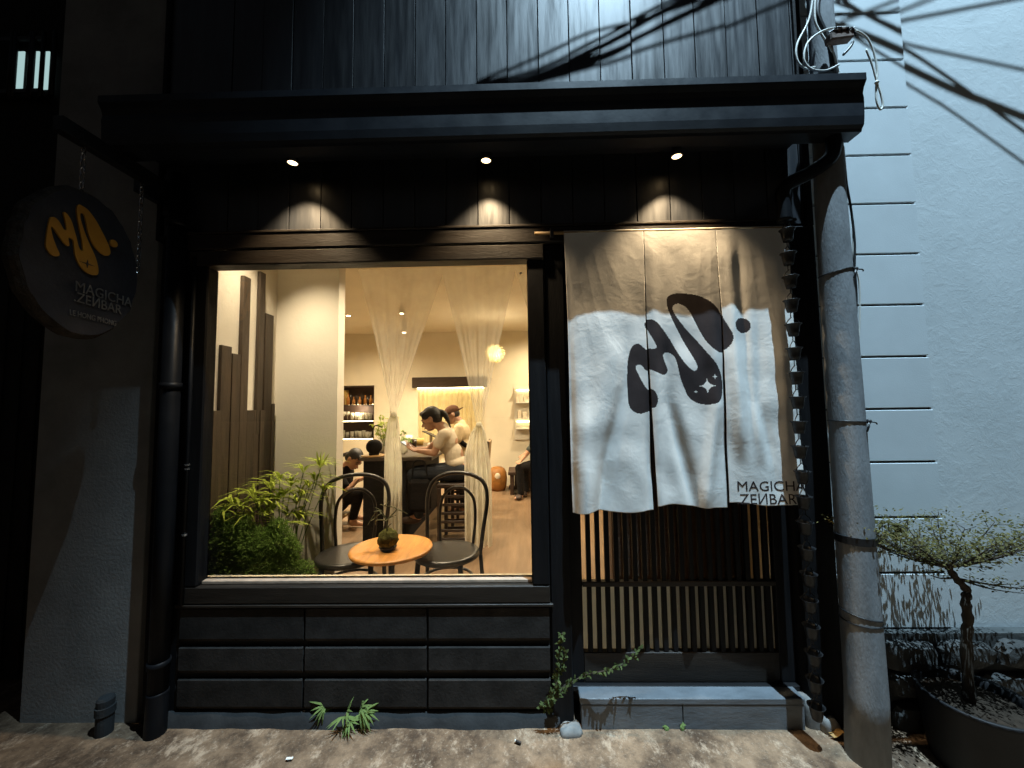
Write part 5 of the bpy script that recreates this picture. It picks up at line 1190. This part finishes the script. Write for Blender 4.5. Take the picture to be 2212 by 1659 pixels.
# --- man with reversed cap further back
YM = 3.35
def man():
    hc = P(977, 896, YM); t = thing('person', 'man in tan t-shirt and reversed brown cap bending behind the bar', 'person', (hc.x + .1, YM, F0))
    ps, W_, M_ = head_parts(hc, (-1, -.15, -.45), (-.35, 0, 1), 1.08)
    neck, sh_, ch, wa, hip = P(989, 908, YM), P(995, 919, YM), P(997, 936, YM), P(1000, 962, YM), P(1003, 990, YM)
    S = lambda sg_: Vector((sh_.x, YM + sg_ * .17, sh_.z - .03)); el = [P(986, 955, YM - .2), P(982, 955, YM + .2)]; wr = [P(960, 962, YM - .12), P(958, 960, YM + .1)]
    ps += [(hc + Vector((.03, 0, -.04)), neck, .052, .056), (neck, sh_, .06, .08), (ch, (.11, .16, .15)), (wa, (.105, .145, .14)), (hip, (.12, .16, .11))]
    for i, sg_ in enumerate((-1, 1)):
        ps += [(S(sg_), el[i], .05, .04), (el[i], wr[i], .038, .027)] + hand_parts(wr[i], (-1, 0, -.2), (0, 0, -1), 1, .5)
        kn = Vector((hip.x - .02, YM + sg_ * .1, F0 + .48)); ps += [(Vector((hip.x, YM + sg_ * .09, hip.z)), kn, .085, .06), (kn, Vector((kn.x + .03, kn.y, F0 + .08)), .055, .04), (Vector((kn.x + .03, kn.y, F0 + .05)), Vector((kn.x - .14, kn.y, F0 + .03)), .035, .028)]
    skin_obj('body', ps, 'skin_dark', t, .008, 5); face_bits(W_, M_, 1.08, t)
    top = [(neck + Vector((.01, 0, -.03)), sh_, .068, .09), (ch, (.125, .175, .16)), (wa, (.12, .16, .15)), (wa.lerp(hip, .6), (.125, .165, .1))] + [(S(s_), S(s_).lerp(el[i], .75), .068, .07) for i, s_ in enumerate((-1, 1))]
    skin_obj('t_shirt', top, 'shirt_tan', t, .009, 6)
    tr_ = [(hip, (.13, .17, .12))]
    for s_ in (-1, 1): kn = Vector((hip.x - .02, YM + s_ * .1, F0 + .48)); tr_ += [(Vector((hip.x, YM + s_ * .09, hip.z)), kn, .095, .072), (kn, Vector((kn.x + .03, kn.y, F0 + .10)), .068, .055)]
    skin_obj('trousers', tr_, 'cloth_black', t, .01, 5)
    skin_obj('apron_strap', [(P(990, 950, YM - .17), P(1006, 962, YM - .15), .030, .032)], 'cloth_black', t, .01, 3)
    skin_obj('hair', [(W_(0, -.035, .0), (.076, .07, .07), M_)], 'hair', t, .008, 3)
    cap = skin_obj('cap', [(W_(0, -.012, .045), (.086, .108, .082), M_), (W_(0, -.10, .028), (.055, .075, .010), M_)], 'cap_brown', t, .006, 3)
man()
# --- person crouching behind the partition
YG = 2.75
def croucher():
    hc = P(766, 992, YG); t = thing('person', 'dark haired person in black crouching behind the bar, bent over their hands', 'person', (hc.x - .15, YG, F0))
    ps, W_, M_ = head_parts(hc, (.75, -.35, -.75), (.55, 0, .8), 1.05)
    neck, sh_, ch, hip = P(750, 1005, YG), P(742, 1018, YG), P(735, 1040, YG), P(728, 1085, YG)
    S = lambda s_: Vector((sh_.x, YG + s_ * .16, sh_.z - .03)); el = [P(752, 1058, YG - .18), P(750, 1058, YG + .18)]; wr = [P(772, 1036, YG - .1), P(770, 1040, YG + .08)]
    ps += [(hc + Vector((-.03, 0, -.03)), neck, .05, .055), (neck, sh_, .058, .075), (ch, (.11, .155, .14)), (hip, (.13, .165, .12))]
    for i, s_ in enumerate((-1, 1)):
        kn = P(775, 1068, YG + s_ * .13); ft = Vector((kn.x - .07, kn.y, F0 + .05))
        ps += [(S(s_), el[i], .046, .037), (el[i], wr[i], .036, .025)] + hand_parts(wr[i], (1, 0, .25), (0, 0, 1), 1, .6) + [(Vector((hip.x, YG + s_ * .09, hip.z)), kn, .08, .055), (kn, ft, .052, .036), (ft, ft + Vector((.13, 0, -.015)), .033, .026)]
    skin_obj('body', ps, 'skin', t, .008, 5); face_bits(W_, M_, 1.05, t)
    skin_obj('top', [(neck + Vector((0, 0, -.03)), sh_, .066, .088), (ch, (.125, .17, .15)), (ch.lerp(hip, .6), (.125, .165, .12))] + [(S(s_), S(s_).lerp(el[i], .7), .06, .055) for i, s_ in enumerate((-1, 1))], 'cloth_black', t, .009, 5)
    tr_ = [(hip, (.14, .175, .125))]
    for s_ in (-1, 1): kn = P(775, 1068, YG + s_ * .13); tr_ += [(Vector((hip.x, YG + s_ * .09, hip.z)), kn, .09, .066), (kn, Vector((kn.x - .06, kn.y, F0 + .12)), .062, .048)]
    skin_obj('trousers', tr_, 'cloth_black', t, .009, 5)
    skin_obj('hair', [(W_(0, -.022, .036), (.085, .102, .092), M_), (W_(0, -.065, -.02), (.07, .055, .07), M_), (W_(0, .058, .072), (.052, .034, .036), M_)] + [(W_(0, -.11, -.02), W_(0, -.15, -.08), .03, .022)], 'hair', t, .008, 4)
    st_ = thing('low_stool', 'low wooden stool under the crouching person', 'stool', (hip.x, YG, F0))
    MB().box(hip.x - .15, hip.x + .13, YG - .15, YG + .15, hip.z - .165, hip.z - .135, b=.005).build('seat', 'coaster', st_)
    for sx in (-.12, .1):
        for sy in (-.12, .12): MB().box(hip.x + sx - .014, hip.x + sx + .014, YG + sy - .014, YG + sy + .014, F0, hip.z - .166).build('leg', 'coaster', st_)
croucher()
# --- person on the bench, half hidden by the window frame
YS = 4.35
def sitter():
    hip = Vector((.34, YS, bz + .10)); t = thing('person', 'person in grey green t-shirt seated on the far bench, half hidden by the frame', 'person', (hip.x, YS, F0))
    hc = Vector((.24, YS - .05, bz + .66)); ps, W_, M_ = head_parts(hc, (-.8, -.35, -.4), (-.25, 0, 1), 1.05)
    sh_ = Vector((.29, YS, bz + .47)); ch = Vector((.31, YS, bz + .34))
    S = lambda s_: Vector((sh_.x + s_ * .04, YS + s_ * .15, sh_.z)); el = [P(1122, 990, YS - .22), Vector((.10, YS + .12, bz + .26))]; wr = [Vector((el[0].x + .12, YS - .26, bz + .28)), Vector((.04, YS + .02, bz + .24))]
    el[0] = Vector((.06, YS - .2, bz + .25)); wr[0] = Vector((.0, YS - .34, bz + .2))
    ps += [(hc + Vector((.03, 0, -.05)), sh_ + Vector((0, 0, .04)), .05, .06), (ch, (.11, .15, .15)), (hip, (.13, .16, .11))]
    for i, s_ in enumerate((-1, 1)):
        kn = Vector((-.02 + .08 * i, YS - .25 + s_ * .10, bz + .09)); ft = Vector((kn.x + .02, kn.y - .05, F0 + .05))
        ps += [(S(s_), el[i], .046, .037), (el[i], wr[i], .036, .025)] + hand_parts(wr[i], (-.3, -1, 0), (0, 0, -1), 1, .5) + [(Vector((hip.x, YS + s_ * .09, hip.z)), kn, .08, .056), (kn, ft, .05, .036), (ft, ft + Vector((-.08, -.10, -.015)), .033, .026)]
    skin_obj('body', ps, 'skin', t, .009, 5); face_bits(W_, M_, 1.05, t)
    skin_obj('t_shirt', [(sh_ + Vector((0, 0, .03)), sh_ + Vector((0, 0, -.02)), .066, .085), (ch, (.125, .165, .16)), (ch.lerp(hip, .6), (.125, .16, .11))] + [(S(s_), S(s_).lerp(el[i], .55), .062, .056) for i, s_ in enumerate((-1, 1))], 'cloth_greygreen', t, .009, 5)
    tr_ = [(hip, (.14, .17, .115))]
    for i, s_ in enumerate((-1, 1)): kn = Vector((-.02 + .08 * i, YS - .25 + s_ * .10, bz + .09)); tr_ += [(Vector((hip.x, YS + s_ * .09, hip.z)), kn, .09, .068), (kn, Vector((kn.x + .02, kn.y - .05, F0 + .09)), .066, .05)]
    skin_obj('trousers', tr_, 'cloth_black', t, .01, 5)
    skin_obj('hair', [(W_(0, -.022, .036), (.085, .102, .092), M_), (W_(0, -.06, -.03), (.075, .06, .08), M_)], 'hair', t, .009, 4)
    for i in range(2):
        fx = -.02 + .08 * i; MB().sphere((fx - .02, YS - .25 + (2 * i - 1) * .10 - .10, F0 + .04), (.06, .09, .04), 12, 8).build('shoe', 'shoe_dark', t, True)
sitter()

# ================================================================== chairs at the bar
def bar_chair(label, X0, Y0, mt_seat):
    t = thing('slatted_chair', label, 'chair', (X0, Y0, F0), 'wooden chairs along the bar'); sz = P(1000, 1037, YW).z
    MB().box(X0 - .20, X0 + .20, Y0 - .20, Y0 + .20, sz - .05, sz - .002, b=.012).build('seat', 'chair_walnut', t)
    for sy in (-.18, .18):
        MB().tube([(X0 + .19, Y0 + sy, F0), (X0 + .20, Y0 + sy, sz), (X0 + .24, Y0 + sy, sz + .36)], [.019, .019, .016], 8).build('rear_post', 'chair_walnut', t)
        MB().box(X0 - .19, X0 - .155, Y0 + sy - .018, Y0 + sy + .018, F0, sz - .051, b=.003).build('leg', 'chair_walnut', t)
        for k in range(6): z_ = F0 + .06 + k * (sz - F0 - .12) / 6; MB().box(X0 - .154, X0 + .175, Y0 + sy - .009, Y0 + sy + .009, z_, z_ + .026, b=.002).build('side_slat', 'chair_walnut', t)
    M_ = Matrix.Translation((X0 + .235, Y0, sz + .22)) @ Matrix.Rotation(rad(6), 4, 'Y')
    MB().box(-.016, .016, -.165, .165, -.14, .14, M_, .01).build('back_pad', mt_seat, t)
hp = P(993, 1013, YW)
bar_chair('dark wooden chair with tan padded back under the woman at the bar', hp.x - .01, YW + .02, 'chair_cloth')
bar_chair('second dark chair with tan padded back further along the bar', hp.x + .02, YW + .62, 'chair_cloth')
# black bag hanging from the counter edge in front of the woman's knees
q = P(886, 1012, 1.97); t = thing('hanging_bag', 'black cloth bag hanging under the bar edge by the woman', 'bag', (q.x, 1.93, q.z - .3))
MB().box(q.x - .01, q.x + .22, 1.90, 1.975, q.z - .42, q.z - .10, b=.035).build('body', 'cloth_black', t)
MB().tube(catmull([(q.x + .03, 1.94, q.z - .07), (q.x + .05, 1.94, BZ - .04), (q.x + .15, 1.94, BZ - .04), (q.x + .18, 1.94, q.z - .07)], 5), .008, 6).build('strap', 'cloth_black', t)
